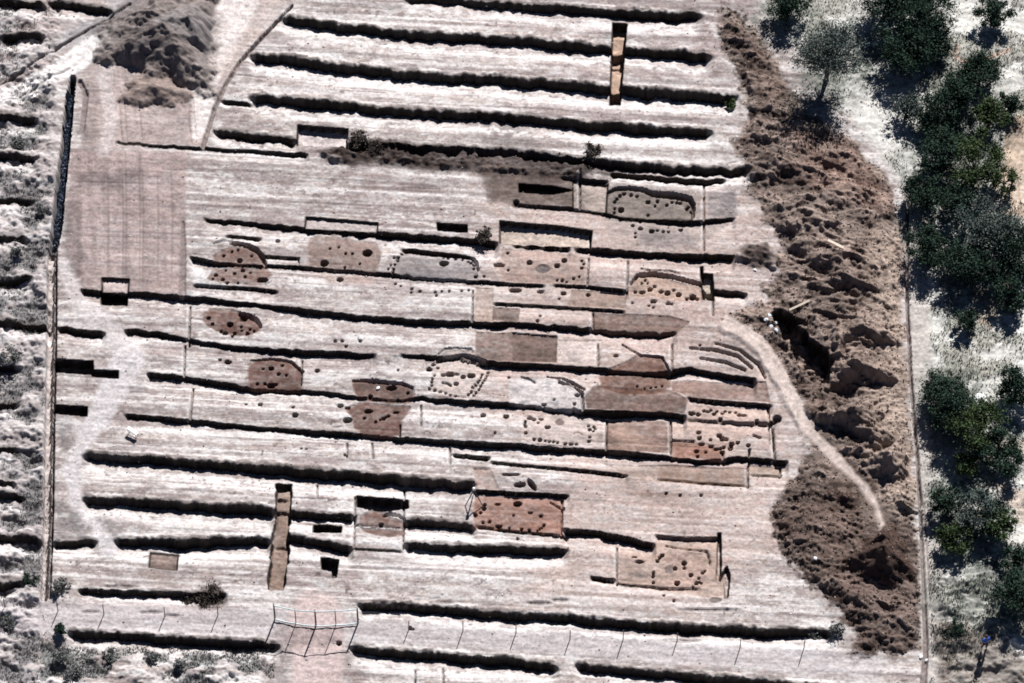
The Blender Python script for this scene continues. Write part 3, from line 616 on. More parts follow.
# 8
f8 = floor_([[(248, 364), (256, 358), (270, 357), (288, 359), (300, 367), (303, 374), (300, 392), (250, 389), (247, 376)]], 'reddish brown rounded hut floor right beneath a black cut, two pits inside', alb(104, 75, 66), .95, .08)
groove([(250, 359, .5), (270, 356.5, .8), (290, 359, 1), (297, 366, 1), (303, 372, .8)], 2.2, .3, alb(110, 90, 84), .5, f8)
holes(f8, *o, [(690, 615, 2.7), (620, 622, 1.3), (785, 585, 1.5), (755, 670, 1.7), (820, 680, 1.3)])
holes(f8, 256, 342, .25, [(60, 172, 4, 2.4), (35, 165, 1.5), (80, 168, 1.6), (5, 165, 1.5)])
# 9
o = (335, 370, K1)
f9 = floor_([zp(*o, [(150, 90), (330, 80), (480, 100), (600, 112), (670, 150), (685, 210), (640, 270), (200, 250), (150, 150)]),
             zp(*o, [(75, 320), (200, 268), (640, 295), (630, 360), (570, 430), (555, 560), (400, 572), (250, 550), (160, 500), (130, 390)])],
            'large reddish brown hut floor with a dark top end and a rounded foot', alb(108, 79, 70), .95, .07)
paint(zp(*o, [(150, 90), (330, 80), (600, 112), (670, 150), (640, 260), (450, 240), (200, 200)]), alb(122, 102, 96), .6, 6, 3)
groove(zp(*o, [(150, 95, .5), (230, 88, .8), (330, 92, 1.6), (440, 105, 1.2), (560, 112, .8), (660, 150, .8)]), 2.4, .35, None, 0, f9)
holes(f9, *o, [(300, 222, 2), (45, 292, 3, 2), (105, 425, 4.6, 3), (285, 342, 4, 2), (520, 350, 2.5, 1.4), (412, 410, 2), (385, 420, 1.3), (455, 385, 1.6), (432, 396, 1.3), (250, 405, 1.6), (345, 440, 1.4), (535, 250, 1.4), (480, 150, 5, 2), (105, 310, 2.5, 1.4), (620, 190, 1.5)])
# 10 ring
o = (415, 335, K1)
f10 = floor_([zp(*o, [(140, 440), (150, 330), (200, 200), (300, 130), (480, 130), (590, 200), (640, 280), (600, 400), (520, 510), (430, 540), (300, 520), (130, 470)])],
             'pale round hut floor encircled by a double ring of stake holes', alb(214, 198, 190), .6)
groove(zp(*o, [(90, 200, .5), (170, 190, .8), (250, 118, 1), (350, 108, .8), (480, 120, .8), (490, 155, .6)]), 1.5, .16, alb(130, 120, 116), .6, f10)
groove(zp(*o, [(190, 208, 1), (260, 190, 1), (320, 185, .8), (400, 168, 1), (500, 190, 1.3), (590, 215, 1)]), 3.0, .35, alb(120, 108, 104), .6, f10)
groove(zp(*o, [(320, 520, .6), (430, 528, .9), (500, 470, 1), (545, 400, 1), (575, 300, .6)]), 1.3, .15, alb(140, 124, 118), .6, f10)
groove(zp(*o, [(230, 405), (270, 410), (305, 432)]), 1.8, .2, DBANK, .6, f10)
holes(f10, *o, [(120, 285, 3), (195, 268, 1.4), (300, 328, 4.4, 3), (240, 335, 2.4, 1.5), (355, 326, 2.4, 1.2), (410, 348, 2.6), (478, 335, 4, 2.9), (350, 415, 2.3), (155, 240, 1.8, 1.2), (165, 340), (148, 372, 1.3), (142, 400, 1.3), (142, 428, 1.3), (122, 460, 1.4), (168, 470, 1.4), (215, 485, 1.3), (260, 495, 1.2), (300, 512, 1.2), (345, 520, 1.2),
                (455, 505, 1.2), (480, 480, 1.2), (490, 445, 1.4), (515, 420, 1.2), (535, 395, 1.2), (550, 375, 1.2), (562, 345, 1.2), (572, 315, 1.3), (620, 295, 1.5), (612, 325, 1.3), (600, 350, 1.2), (590, 378, 1.2), (575, 403, 1.3), (560, 435, 1.3), (545, 465, 1.2), (520, 490, 1.4), (500, 515, 1.2)])
# 11
o = (500, 370, K1)
f11 = floor_([zp(*o, [(80, 60), (400, 50), (520, 80), (620, 150), (690, 200), (700, 330), (560, 350), (360, 320), (80, 280)])], 'whitish mottled hut floor ending in a double black arc at right', alb(216, 212, 212), .7, .04)
groove(zp(*o, [(400, 45, .5), (530, 60, 1), (600, 90, 1.2), (660, 125, 1.2), (720, 165, .8)]), 2.0, .3, alb(110, 100, 98), .6, f11)
groove(zp(*o, [(505, 95, 1), (545, 115, 1), (590, 112, 1), (650, 150, 1.2), (700, 195, 1.3), (706, 330, 1)]), 2.2, .35, alb(100, 90, 88), .6, f11)
groove(zp(*o, [(180, 40), (240, 60), (300, 100)]), 1.8, .2, GREY * .6, .6, f11)
mott = win(505, 582, 374, 410); C[mott] += (alb(150, 150, 154) - C[mott]) * (sstep(.5, .65, fbm(PX[mott], PY[mott], 7, 4, 5, 3)) * .6 * (REG[mott] == f11))[..., None]
holes(f11, *o, [(660, 212, 2.4, 1.3), (635, 285, 1.6), (628, 330, 1.5), (375, 292, 2, 1), (290, 310, 1.6), (75, 50, 1.4), (460, 250, 1)])
# 12
f12 = floor_([zp(*o, [(190, 380), (500, 375), (830, 400), (830, 640), (500, 640), (260, 610), (180, 560)])], 'pale rectangular hut outlined by small stake holes, round brown hearth inside', alb(214, 200, 194), .5, .03)
holes(f12, *o, [(255, 398, 2.6, 1.6), (290, 410, 1.8), (325, 440, 1.2), (350, 405, 2, .8), (215, 430, 1.3), (210, 455, 1.4), (215, 478, 1.7), (220, 535, 1.5), (405, 480, 2.8, 1.8), (290, 588, 1.4), (340, 595, 1.8), (385, 602, 1.1), (420, 610, 1.4), (455, 612, 1.1), (490, 620, 1.1), (555, 628, 1.7), (605, 630, 1.8), (650, 632, 1.3),
                (755, 458, 1.4), (800, 465, 1.6), (765, 497, 1.8), (810, 488, 1.3), (795, 515, 1.1), (765, 570, 1.4), (758, 605, 1.5)])
hole(500 + 510 * K1, 370 + 430 * K1, 5.2, .08, 4.4, f12, alb(122, 106, 102), 'hearth', .9)
holes(None, *o, [(50, 380, 2.8)])
groove(zp(*o, [(630, 550), (660, 525), (700, 550)]), 1.3, .15)
# 13
f13 = floor_([[(600, 372), (625, 362), (638, 355), (662, 356), (670, 372), (671, 386), (655, 394), (622, 394), (600, 387)]], 'smooth brown rounded hut floor split by a faint line, in the right half', alb(116, 86, 74), .92, .08)
groove([(622, 343, .8), (632, 350, 1), (640, 355, 1), (662, 357, .9), (671, 374, .8)], 1.8, .2, alb(120, 100, 92), .6, f13)
groove([(600, 371), (672, 374)], 1.3, .15, None, 0, f13)
holes(f13, 512, 342, .25, [(500, 172), (555, 178, 1.2), (575, 174, 1.2), (600, 168, 1.2), (415, 55, 2, 1.2), (530, 180)])
# 14
o = (670, 385, K1)
f14 = floor_([zp(*o, [(160, 160), (850, 200), (850, 330), (650, 420), (460, 640), (20, 615), (20, 300), (160, 270)])], 'long hut floor crowded with black pits beneath the straight black cut at right', alb(204, 178, 166), .65, .05)
paint(zp(*o, [(20, 480), (210, 490), (440, 540), (440, 640), (20, 615)]), alb(150, 108, 92), .9, 2)
holes(f14, *o, [(185, 235, 3.4, 2.2), (240, 245, 2.2), (290, 210, 1.7), (325, 215, 1.8), (375, 240, 1.8), (350, 200, 1.4), (400, 212, 1.6), (445, 235, 1.7), (470, 215, 1.6), (510, 220, 1.6), (590, 250, 2.4, 1.4), (630, 255, 2.4, 1.4), (245, 400, 2.2, 1.4), (250, 447, 2), (345, 465, 1.4), (270, 500, 2.4, 1.3), (350, 518, 2.4, 1.3), (395, 540, 2, 1.2),
                (420, 425, 2.4), (445, 455, 2.6), (480, 460, 1.8), (525, 500, 2.6), (515, 535, 2.4), (578, 488, 1.9), (668, 512, 1.9), (445, 570, 2.4), (225, 562, 2.2, 1.4), (305, 570, 1.3), (235, 605, 1.5), (460, 525, 1.6), (430, 535, 1.4), (560, 225, 1.4), (740, 305, 1.8), (430, 290, 2)])
for p in ([(845, 350), (850, 500)], [(870, 350), (885, 555)], [(680, 550), (675, 600)], [(710, 425), (770, 450)], [(450, 570), (450, 640)]):
    groove(zp(*o, p), 1.8, .28, alb(110, 96, 90), .5)
hole(777, 419, 5, .35, 4, None, cut=False)
# 15
o = (460, 470, K1)
f15 = floor_([zp(*o, [(120, 200), (885, 235), (872, 545), (112, 490)])], 'salmon coloured rectangular hut floor framed by black cuts in the lower field', alb(152, 112, 97), .9, .08, .3)
groove(zp(*o, [(770, 258, .8), (820, 300, 1), (885, 335, 1)]), 2.2, .3, None, 0, f15)
holes(f15, *o, [(490, 280, 4.6, 3.2), (210, 290, 1.7), (205, 325, 1.8), (175, 360, 1.4), (130, 380, 1.8), (195, 445, 1.4), (250, 438, 1.5), (320, 285, 2.4, 1), (330, 475, 3, 1.2), (420, 490), (525, 500, 1.6), (590, 510, 1.6), (690, 388, 1.7), (600, 358, 2, 1), (715, 468, 1.4), (700, 488), (680, 500), (660, 515), (455, 380)])
hole(460 + 508 * K1, 470 + 125 * K1, 6, .4, 2.8); hole(460 + 612 * K1, 470 + 125 * K1, 7, .4, 2.8, ang=.9); hole(460 + 430 * K1, 470 + 35 * K1, 9, .25, 1.6)
hole(460 + 490 * K1, 470 + 578 * K1, 1.8)
# 16
o = (340, 480, K1)
f16 = floor_([zp(*o, [(150, 380), (170, 310), (250, 260), (380, 275), (430, 320), (545, 350), (545, 400), (400, 398)]), zp(*o, [(165, 405), (545, 425), (530, 480), (420, 488), (300, 475), (210, 440)])],
             'small brown oval floor split in two halves under the black slot', alb(122, 92, 82), .92, .06, .4)
groove(zp(*o, [(370, 305, .8), (420, 292, 1.2), (500, 300, 1), (540, 330, 1.2), (560, 380, 1)]), 2.6, .3, None, 0, f16)
groove(zp(*o, [(140, 385), (380, 402), (550, 410)]), 1.4, .2, None, 0, f16)
holes(f16, *o, [(350, 378, 2.2)])
# 17
o = (600, 520, 140 / 1024)
f17 = floor_([zp(*o, [(430, 110), (855, 125), (860, 380), (920, 400), (920, 560), (780, 570), (500, 520), (135, 460), (145, 195), (380, 215)])],
             'lowest hut floor, peach coloured, in a stepped cut with a grey hearth', alb(186, 160, 146), .75, .06, .3)
groove(zp(*o, [(480, 180, .8), (600, 205, .5), (700, 215, .8), (780, 225, 1.4), (795, 280, 1.2), (805, 330, .6)]), 2.0, .25, alb(120, 104, 96), .5, f17)
paint(zp(*o, [(460, 220), (600, 210), (760, 240), (780, 350), (740, 500), (470, 495)]), alb(184, 158, 148), .55, 6, 3)
holes(f17, *o, [(455, 255, 1.8), (437, 272, 1.7), (420, 297, 1.7), (390, 385, 1.5), (388, 408, 1.7), (390, 455, 1.5), (615, 312, 2.4), (615, 350, 1.5), (550, 352, 1.8), (665, 400, 2), (563, 460, 2.8), (750, 385, 1.6), (722, 422, 1.5), (705, 460, 1.9), (740, 460, 1.2), (680, 490, 1.2), (765, 370, 1.2), (465, 550, 1.2), (540, 590, 1.2), (725, 450, 1), (250, 265, 2, .9), (290, 300, 4, 1.4)])
hole(600 + 508 * o[2], 520 + 362 * o[2], 5.5, .06, 4.5, f17, alb(128, 120, 118), 'hearth', .75)
paint([(629, 572), (643, 572), (645, 577), (630, 577)], alb(140, 130, 126), .6, 4, 2); hole(715, 600, 7, .12, 3, None, alb(130, 120, 116), cut=False)
# loose pits outside huts
for x, y, r in [(483, 414, 2.6), (505.5, 414.5, 2.2), (495, 432.5, 1.2), (317, 370, 2.6), (260, 403, 2.4), (293, 406, 1.6), (295, 415, 3), (301, 448, 1.4), (306, 448, 1.4), (345, 454, 1.8), (227, 361, 2.8), (220, 359, 1.4),
                (335, 341, 1.8), (342, 341, 1.7), (360, 341, 1.6), (346, 346, 1.6), (666, 493, 1.5), (680, 495, 1.6), (701, 495, 1.6), (246, 403, 1.2), (429, 367, 2), (340, 278.5, 2.6), (700, 345, 1.3), (398, 370, 1), (516, 202, 3), (655, 205, 1), (410, 628, 2), (339, 643, 3), (413, 629, 1.2)]:
    hole(x, y, r, .4)

# fade edges of the detailed sheet to zero height
edge = np.minimum(np.minimum(GX - GX0, GX1 - GX), np.minimum(GY - GY0, GY1 - GY))
Z *= np.clip(edge / 1.5, 0, 1); 
# overall grain
C *= (0.80 + .40 * n_fine)[..., None] * (0.9 + .2 * n_fine2)[..., None] * (1 + .5 * (n_spk - .5) + .35 * (n_mot - .5))[..., None]
C = np.clip(C, .01, .85)

# ------------------------------------------------------------------ materials
def mat(name, base, rough=.9, var=.15, scale=8.0, bump=.0, metal=0.0, spec=.3, attr=None):
    m = bpy.data.materials.new(name); m.use_nodes = True
    n = m.node_tree.nodes; l = m.node_tree.links; b = n['Principled BSDF']
    b.inputs['Roughness'].default_value = rough; b.inputs['Metallic'].default_value = metal
    b.inputs['Specular IOR Level'].default_value = spec
    tc = n.new('ShaderNodeTexCoord'); nz = n.new('ShaderNodeTexNoise'); nz.inputs['Scale'].default_value = scale; nz.inputs['Detail'].default_value = 6
    l.new(tc.outputs['Object'], nz.inputs['Vector'])
    mr = n.new('ShaderNodeMapRange'); mr.inputs['From Min'].default_value = .25; mr.inputs['From Max'].default_value = .75
    mr.inputs['To Min'].default_value = 1 - var; mr.inputs['To Max'].default_value = 1 + var
    l.new(nz.outputs['Fac'], mr.inputs['Value'])
    vm = n.new('ShaderNodeVectorMath'); vm.operation = 'SCALE'
    if attr:
        at = n.new('ShaderNodeAttribute'); at.attribute_name = attr; l.new(at.outputs['Color'], vm.inputs[0])
    else:
        vm.inputs[0].default_value = tuple(base)
    l.new(mr.outputs['Result'], vm.inputs['Scale']); l.new(vm.outputs['Vector'], b.inputs['Base Color'])
    if bump:
        bp = n.new('ShaderNodeBump'); bp.inputs['Strength'].default_value = bump; bp.inputs['Distance'].default_value = .03
        l.new(nz.outputs['Fac'], bp.inputs['Height']); l.new(bp.outputs['Normal'], b.inputs['Normal'])
    return m
M_SOIL = mat('soil', (0, 0, 0), 1.0, .12, 14, .5, spec=0.05, attr='soil_colour')
M_LEAF = [mat('leaves_%d' % i, c, .9, .5, 1.3, spec=.06) for i, c in enumerate([(.034, .058, .042), (.06, .088, .04), (.085, .11, .10), (.09, .095, .06)])]
M_LEAF.append(mat('dry_twigs', (.075, .06, .05), .9, .4, 2)); M_LEAF.append(mat('grey_scrub', (.16, .165, .16), .9, .4, 2))
M_BARK = mat('bark', (.10, .085, .075), .9, .3, 9, .4)
M_POST = mat('weathered_post', (.12, .10, .085), .8, .3, 12, .3)
M_RAIL = mat('pale_rail', (.55, .66, .68), .5, .1, 10)
M_PLANK = mat('plank_wood', (.55, .47, .38), .7, .2, 10, .2)
M_WHITE = mat('white_paint', (.78, .80, .80), .45, .05, 10)
M_DARK = mat('dark_metal', (.05, .05, .055), .5, .2, 10)
M_PLAS = mat('black_plastic', (.05, .065, .10), .3, .3, 6, .3, spec=.8)
M_WEED = mat('weeds', (.21, .20, .185), .9, .4, 2)

# ------------------------------------------------------------------ build ground meshes, cut by region
def link(me, name, m, parent=None):
    ob = bpy.data.objects.new(name, me); COL.objects.link(ob)
    if m: me.materials.append(m)
    if parent: ob.parent = parent
    return ob
def np_mesh(name, V, F):
    me = bpy.data.meshes.new(name); k = F.shape[1]
    me.vertices.add(len(V)); me.vertices.foreach_set('co', np.ascontiguousarray(V, np.float32).ravel())
    me.loops.add(F.size); me.loops.foreach_set('vertex_index', np.ascontiguousarray(F, np.int32).ravel())
    me.polygons.add(len(F)); me.polygons.foreach_set('loop_start', np.arange(0, F.size, k, dtype=np.int32))
    me.update(calc_edges=True); return me
def props(o, label=None, category=None, group=None, kind=None):
    for k_, v_ in (('label', label), ('category', category), ('group', group), ('kind', kind)):
        if v_: o[k_] = v_
    return o
idx = np.arange(NX * NY).reshape(NY, NX)
quads = np.stack([idx[:-1, :-1], idx[:-1, 1:], idx[1:, 1:], idx[1:, :-1]], -1).reshape(-1, 4)
qreg = REG[:-1, :-1].ravel()
VV = np.stack([GX.ravel(), GY.ravel(), Z.ravel()], -1); CC = C.reshape(-1, 3)
order = np.argsort(qreg, kind='stable'); sq = qreg[order]
starts = np.searchsorted(sq, np.arange(len(REGS))); ends_ = np.searchsorted(sq, np.arange(len(REGS)), side='right')
OBJ = {}
for i in range(len(REGS)):
    sel = order[starts[i]:ends_[i]]
    if len(sel) < 2: continue
    q = quads[sel]; u, inv = np.unique(q.ravel(), return_inverse=True)
    info = REGS[i]
    V = VV[u]
    par = OBJ.get(info['parent']) if info['parent'] is not None else None
    me = np_mesh(info['name'], V, inv.reshape(-1, 4))
    a = me.attributes.new('soil_colour', 'FLOAT_COLOR', 'POINT')
    a.data.foreach_set('color', np.concatenate([CC[u], np.ones((len(u), 1))], 1).astype(np.float32).ravel())
    ob = link(me, info['name'], M_SOIL, par)
    if info['parent'] is None: props(ob, info.get('label'), info.get('category'), info.get('group'), info.get('kind'))
    OBJ[i] = ob
def ground_z(x, y):
    i = int(round((x - GX0) / CX)); j = int(round((y - GY0) / CY))
    return float(Z[min(max(j, 0), NY - 1), min(max(i, 0), NX - 1)])
def at(px, py):
    p = g(px, py); p.z = ground_z(p.x, p.y); return p

# far land beyond the detailed sheet, out to the horizon
FX0, FX1, FY0, FY1 = xs[0], xs[-1], ys[0], ys[-1]; L = 3000.0
V = np.array([(FX0, FY0, 0), (FX1, FY0, 0), (FX1, FY1, 0), (FX0, FY1, 0), (-L, -L, 0), (L, -L, 0), (L, L, 0), (-L, L, 0)], float)
F = np.array([(4, 5, 1, 0), (5, 6, 2, 1), (6, 7, 3, 2), (7, 4, 0, 3)])
m_far = mat('far_field', tuple(PALE * .85), 1, .35, .05, .0, spec=.05)
props(link(np_mesh('field', V, F), 'field', m_far), 'pale open land around the dig', None, None, 'structure')

# ------------------------------------------------------------------ plants
def tube_mesh(paths, seg=6):
    V = []; F = []
    for pts in paths:
        b0 = len(V)
        for i, (p, r) in enumerate(pts):
            p = Vector(p)
            t = (Vector(pts[min(i + 1, len(pts) - 1)][0]) - Vector(pts[max(i - 1, 0)][0])).normalized()
            a = t.orthogonal().normalized(); b = t.cross(a)
            for k in range(seg):
                an = 2 * math.pi * k / seg; V.append(p + (a * math.cos(an) + b * math.sin(an)) * r)
        for i in range(len(pts) - 1):
            for k in range(seg):
                k2 = (k + 1) % seg
                F.append((b0 + i * seg + k, b0 + i * seg + k2, b0 + (i + 1) * seg + k2, b0 + (i + 1) * seg + k))
        F.append(tuple(b0 + k for k in range(seg - 1, -1, -1))); F.append(tuple(b0 + (len(pts) - 1) * seg + k for k in range(seg)))
    me = bpy.data.meshes.new('tube'); me.from_pydata([tuple(v) for v in V], [], F); me.update(); return me
def leaf_mesh(centers, radii, n, size, rng, flat=.8):
    m = len(centers)
    which = rng.choice(m, n, p=radii ** 2 / np.sum(radii ** 2))
    d = rng.normal(size=(n, 3)); d /= np.linalg.norm(d, axis=1, keepdims=True)
    rr = rng.rand(n) ** .45 * (1 + .42 * rng.normal(size=n).clip(-1, 2))
    P = centers[which] + d * (radii[which] * rr)[:, None] * np.array([1, 1, flat])
    fz = rng.rand(n) < .12; P[fz] += rng.normal(size=(int(fz.sum()), 3)) * radii.mean() * np.array([1.1, 1.1, .5])
    P[:, 2] = np.maximum(P[:, 2], .05)
    a = rng.normal(size=(n, 3)); a /= np.linalg.norm(a, axis=1, keepdims=True)
    b = np.cross(a, rng.normal(size=(n, 3))); b /= np.linalg.norm(b, axis=1, keepdims=True)
    s = (size * rng.uniform(.6, 1.4, n))[:, None]
    V = np.stack([P - a * s, P + b * s * .45, P + a * s, P - b * s * .45], 1).reshape(-1, 3)
    return np_mesh('leaves', V, np.arange(n * 4).reshape(n, 4))
def tree(px, py, r, label, dens=1.0, kind=0, cz=None, name='tree', cat='tree', group='trees on the white sand', seed=0, leaf=.085, flat=.75):
    """px,py: crown centre in the picture, r: crown radius in px"""
    rng = np.random.RandomState(int(px * 7 + py * 13 + seed) % 99991)
    Rm = r / 15.0; hc = cz if cz else Rm * .85 + .35
    base = g(px, py + hc * 7.95); base.z = ground_z(base.x, base.y)
    e = bpy.data.objects.new(name, None); COL.objects.link(e); e.location = base
    props(e, label, cat, group)
    m = max(8, int(13 * Rm ** 1.3)) + 8
    if name == 'tree' and r < 40: Rm *= 1.28
    cen = []; rad = []
    for k in range(m):
        a = rng.uniform(0, 2 * math.pi); q = math.sqrt(rng.rand()) * Rm * .85
        zz = hc + rng.uniform(-.42, .42) * Rm * math.sqrt(max(.1, 1 - (q / Rm) ** 2))
        cen.append((q * math.cos(a), q * math.sin(a), zz)); rad.append(Rm * rng.uniform(.2, .42) if q < Rm * .55 else Rm * rng.uniform(.12, .28))
    cen = np.array(cen); rad = np.array(rad)
    n = int(2100 * Rm ** 1.8 * dens) + 300
    n = min(n, 30000)
    crown = link(leaf_mesh(cen, rad, n, leaf, rng, flat), 'crown', M_LEAF[kind], e)
    paths = []
    top = hc * .55; tr_ = .05 + .035 * Rm
    paths.append([((0, 0, -.15), tr_ * 1.3), ((.03, .02, top * .5), tr_), ((.02, .05, top), tr_ * .75)])
    for k in rng.choice(m, min(m, (7 + int(Rm * 3)) * (3 if r > 40 else 1)), replace=False):
        c = cen[k]; mid = (c[0] * .45 + rng.normal() * .08, c[1] * .45 + rng.normal() * .08, top + (c[2] - top) * .4)
        paths.append([((.02, .04, top * .8), tr_ * .55), (mid, tr_ * .35), (tuple(c), tr_ * .12)])
        for _ in range(3):
            q = c + rng.normal(size=3) * rad[k] * .8
            paths.append([(mid, tr_ * .2), (tuple((np.array(mid) + q) / 2 + rng.normal(size=3) * .05), tr_ * .13), (tuple(q), tr_ * .05)])
    link(tube_mesh(paths, 5), 'trunk', M_BARK, e)
    return e
TREES = [
 (788, 2, 20, 'dark tree at the top edge beside the start of the spoil bank', 1.1, 0),
 (826, 52, 42, 'sparse see-through tree with bare spreading branches next to the spoil bank', .55, 2),
 (888, -4, 26, 'dark tree at the top edge right of the sparse tree', 1.2, 0),
 (918, 12, 32, 'broad dark tree at the top edge, over the widest black shadow', 1.2, 0),
 (905, 45, 27, 'dense dark green tree just below the broad one at the top', 1.3, 0),
 (935, 40, 18, 'small dense tree touching the right side of the dense dark green tree', 1.1, 0),
 (992, 12, 16, 'small round bush alone on white sand near the upper right corner', 1.3, 0),
 (978, 72, 20, 'tree at the upper end of the diagonal row of trees', 1.4, 0),
 (957, 92, 20, 'second tree down the diagonal row', 1.4, 0),
 (936, 112, 20, 'third tree down the diagonal row, over a bare branch', 1.2, 0),
 (905, 108, 15, 'thin greyish bush left of the diagonal row of trees', .7, 2),
 (988, 118, 18, 'olive green tree right of the diagonal row, with green tips', .9, 1),
 (1008, 106, 12, 'little bush on white sand at the right, above the ring marks', .9, 0),
 (940, 150, 22, 'dark tree below the third tree of the diagonal row', 1.2, 0),
 (975, 165, 24, 'bright green tipped tree left of the ring marks in the sand', 1.0, 1),
 (1003, 180, 12, 'small green bush at the edge of the ring marks', .9, 1),
 (922, 192, 18, 'dark tree by the upper end of the pale path', 1.2, 0),
 (950, 205, 20, 'tree in the gap between the path tree and the large clump', 1.0, 0),
 (985, 225, 28, 'large spreading grey green tree in the middle clump', .9, 2),
 (1015, 245, 22, 'tree cut by the right edge in the middle clump', 1.1, 0),
 (928, 245, 20, 'dark tree of the middle clump nearest the path', 1.3, 0),
 (962, 262, 22, 'dark tree at the foot of the middle clump', 1.3, 0),
 (1003, 275, 20, 'lowest tree of the middle clump, near the right edge', 1.2, 0),
 (966, 318, 11, 'narrow dark bush alone under the middle clump', 1.2, 0),
 (1012, 300, 13, 'small dark bush at the right edge under the middle clump', .9, 0),
 (940, 388, 17, 'dark bush at the top of the lower clump beside the path', 1.2, 0),
 (950, 410, 22, 'dark tree of the lower clump leaning to the path', 1.3, 0),
 (978, 425, 24, 'large tree in the heart of the lower clump with yellow green top', 1.1, 1),
 (997, 452, 22, 'broad round tree at the right foot of the lower clump', 1.3, 0),
 (1015, 385, 18, 'dark tree at the right edge level with the lower clump', 1.3, 0),
 (968, 462, 13, 'small green bush filling the foot of the lower clump', 1.0, 1),
 (948, 500, 15, 'dark bush below the lower clump close to the path', 1.1, 0),
 (975, 508, 20, 'thin blue green tree below the lower clump', .6, 2),
 (998, 522, 16, 'deep green small tree right of the thin blue green tree', 1.0, 1),
 (955, 535, 15, 'bright green low bush beside the path', 1.0, 1),
 (1014, 562, 14, 'dark tree at the right edge over the rough ground', 1.3, 0),
 (1018, 595, 20, 'dark lowest tree at the right edge, above the person', 1.3, 0),
]
for px, py, r, lab, dn, kd in TREES:
    tree(px, py, r, lab, dn * .9, kd, cz=(3.6 if r > 40 else None))
BUSH = [
 (594, 151, 11, 'low dark bush on the brushy strip above the grey squares', .8, 4, .35),
 (484, 234, 10, 'dark bush growing in the middle trench', 1.0, 4, .35),
 (357, 140, 11, 'dark scrubby bush right of the long box-shaped pit', 1.0, 4, .2),
 (376, 146, 10, 'second scrubby bush right of the long box-shaped pit', 1.0, 4, .2),
 (62, 584, 11, 'grey leafless bush left of the lowest left trench', .5, 5, .4),
 (211, 596, 17, 'brown dead brush on the end of the lower left trench', 1.8, 4, .12),
 (193, 594, 11, 'brown dead brush piled inside the lower left trench', 1.6, 4, .12),
 (62, 628, 7, 'small green bush at the left end of the bottom trench', 1.2, 0, .4),
 (836, 628, 9, 'grey brush at the right end of the long bottom trench', .6, 5, .3),
 (815, 630, 7, 'little grey brush beside the long bottom trench', .6, 5, .3),
 (731, 101, 7, 'small green bush at the right end of an upper trench', .9, 1, .3),
 (62, 655, 9, 'grey green scrub in the bottom left corner', .8, 5, .4),
 (72, 671, 11, 'larger grey green scrub in the bottom left corner', .8, 5, .4),
 (8, 620, 9, 'scrub on the rough ground at the left edge', .7, 5, .3),
 (18, 250, 9, 'round grey scrub in the western strip beside the ditch', .7, 5, .35),
 (20, 140, 11, 'flat grey scrub in the western strip near the top', .7, 5, .35),
 (42, 208, 6, 'tiny round grey scrub close to the left ditch', .7, 5, .3),
 (12, 358, 12, 'wide grey scrub at the left edge beside a short cut', .6, 5, .35),
 (30, 578, 8, 'dark scrub at the left edge above a short cut', .8, 0, .3),
 (952, 628, 12, 'dark low bush on bare earth left of the person', .9, 0, .4),
 (780, 318, 6, 'grey tangle of twigs at the head of the dark gully', .5, 5, .3),
 (180, 664, 7, 'scrub under the bottom left trench, on its right part', .7, 5, .3),
 (150, 657, 8, 'scrub under the bottom left trench, near its middle', .7, 5, .3),
 (110, 655, 8, 'scrub under the bottom left trench, on its left part', .7, 5, .3),
]
for px, py, r, lab, dn, kd, cz in BUSH:
    tree(px, py, r, lab, dn, kd, cz=cz, name='bush', cat='bush', group='scattered bushes', flat=.45, leaf=.07)

# weeds and dry grass tufts
def weeds(mask_pts, name, label, m, hgt=(.06, .2), seed=1):
    rng = np.random.RandomState(seed)
    P = np.array(mask_pts); n = len(P)
    a = rng.uniform(0, 2 * math.pi, n); h = rng.uniform(*hgt, n)
    w = .02 + .03 * rng.rand(n)
    dx, dy = np.cos(a) * w, np.sin(a) * w
    lx, ly = rng.normal(size=n) * h * .5, rng.normal(size=n) * h * .5
    V = np.stack([np.stack([P[:, 0] - dx, P[:, 1] - dy, P[:, 2] - .02], 1), np.stack([P[:, 0] + dx, P[:, 1] + dy, P[:, 2] - .02], 1),
                  np.stack([P[:, 0] + lx, P[:, 1] + ly, P[:, 2] + h], 1)], 1).reshape(-1, 3)
    props(link(np_mesh(name, V, np.arange(n * 3).reshape(n, 3)), name, m), label, None, None, 'stuff')
def scatter(n, x0, x1, y0, y1, test, seed):
    rng = np.random.RandomState(seed); out = []
    X = rng.uniform(x0, x1, n); Y = rng.uniform(y0, y1, n)
    for x, y in zip(X, Y):
        p = g(x, y); i = int((p.x - GX0) / CX); j = int((p.y - GY0) / CY)
        if 0 <= i < NX and 0 <= j < NY and test(i, j): out.append((p.x, p.y, Z[j, i]))
    return out
weeds(scatter(20000, -20, 50, -20, 700, lambda i, j: n_w[j, i] > .54, 3) + scatter(9000, 50, 275, 645, 700, lambda i, j: n_w[j, i] > .52, 4),
      'weeds', 'grey green weeds on the rough unstripped ground', M_WEED)
weeds(scatter(26000, 930, 1045, 0, 700, lambda i, j: n_e[j, i] > .52, 5) + scatter(9000, 770, 930, -10, 200, lambda i, j: NE[j, i] > .6 and n_e[j, i] > .5, 6) + scatter(9000, 850, 1000, 470, 690, lambda i, j: n_e[j, i] > .55 and E[j, i] > .4, 7),
      'grass', 'thin scrub grass on the white sand', M_LEAF[2], (.06, .24), 2)

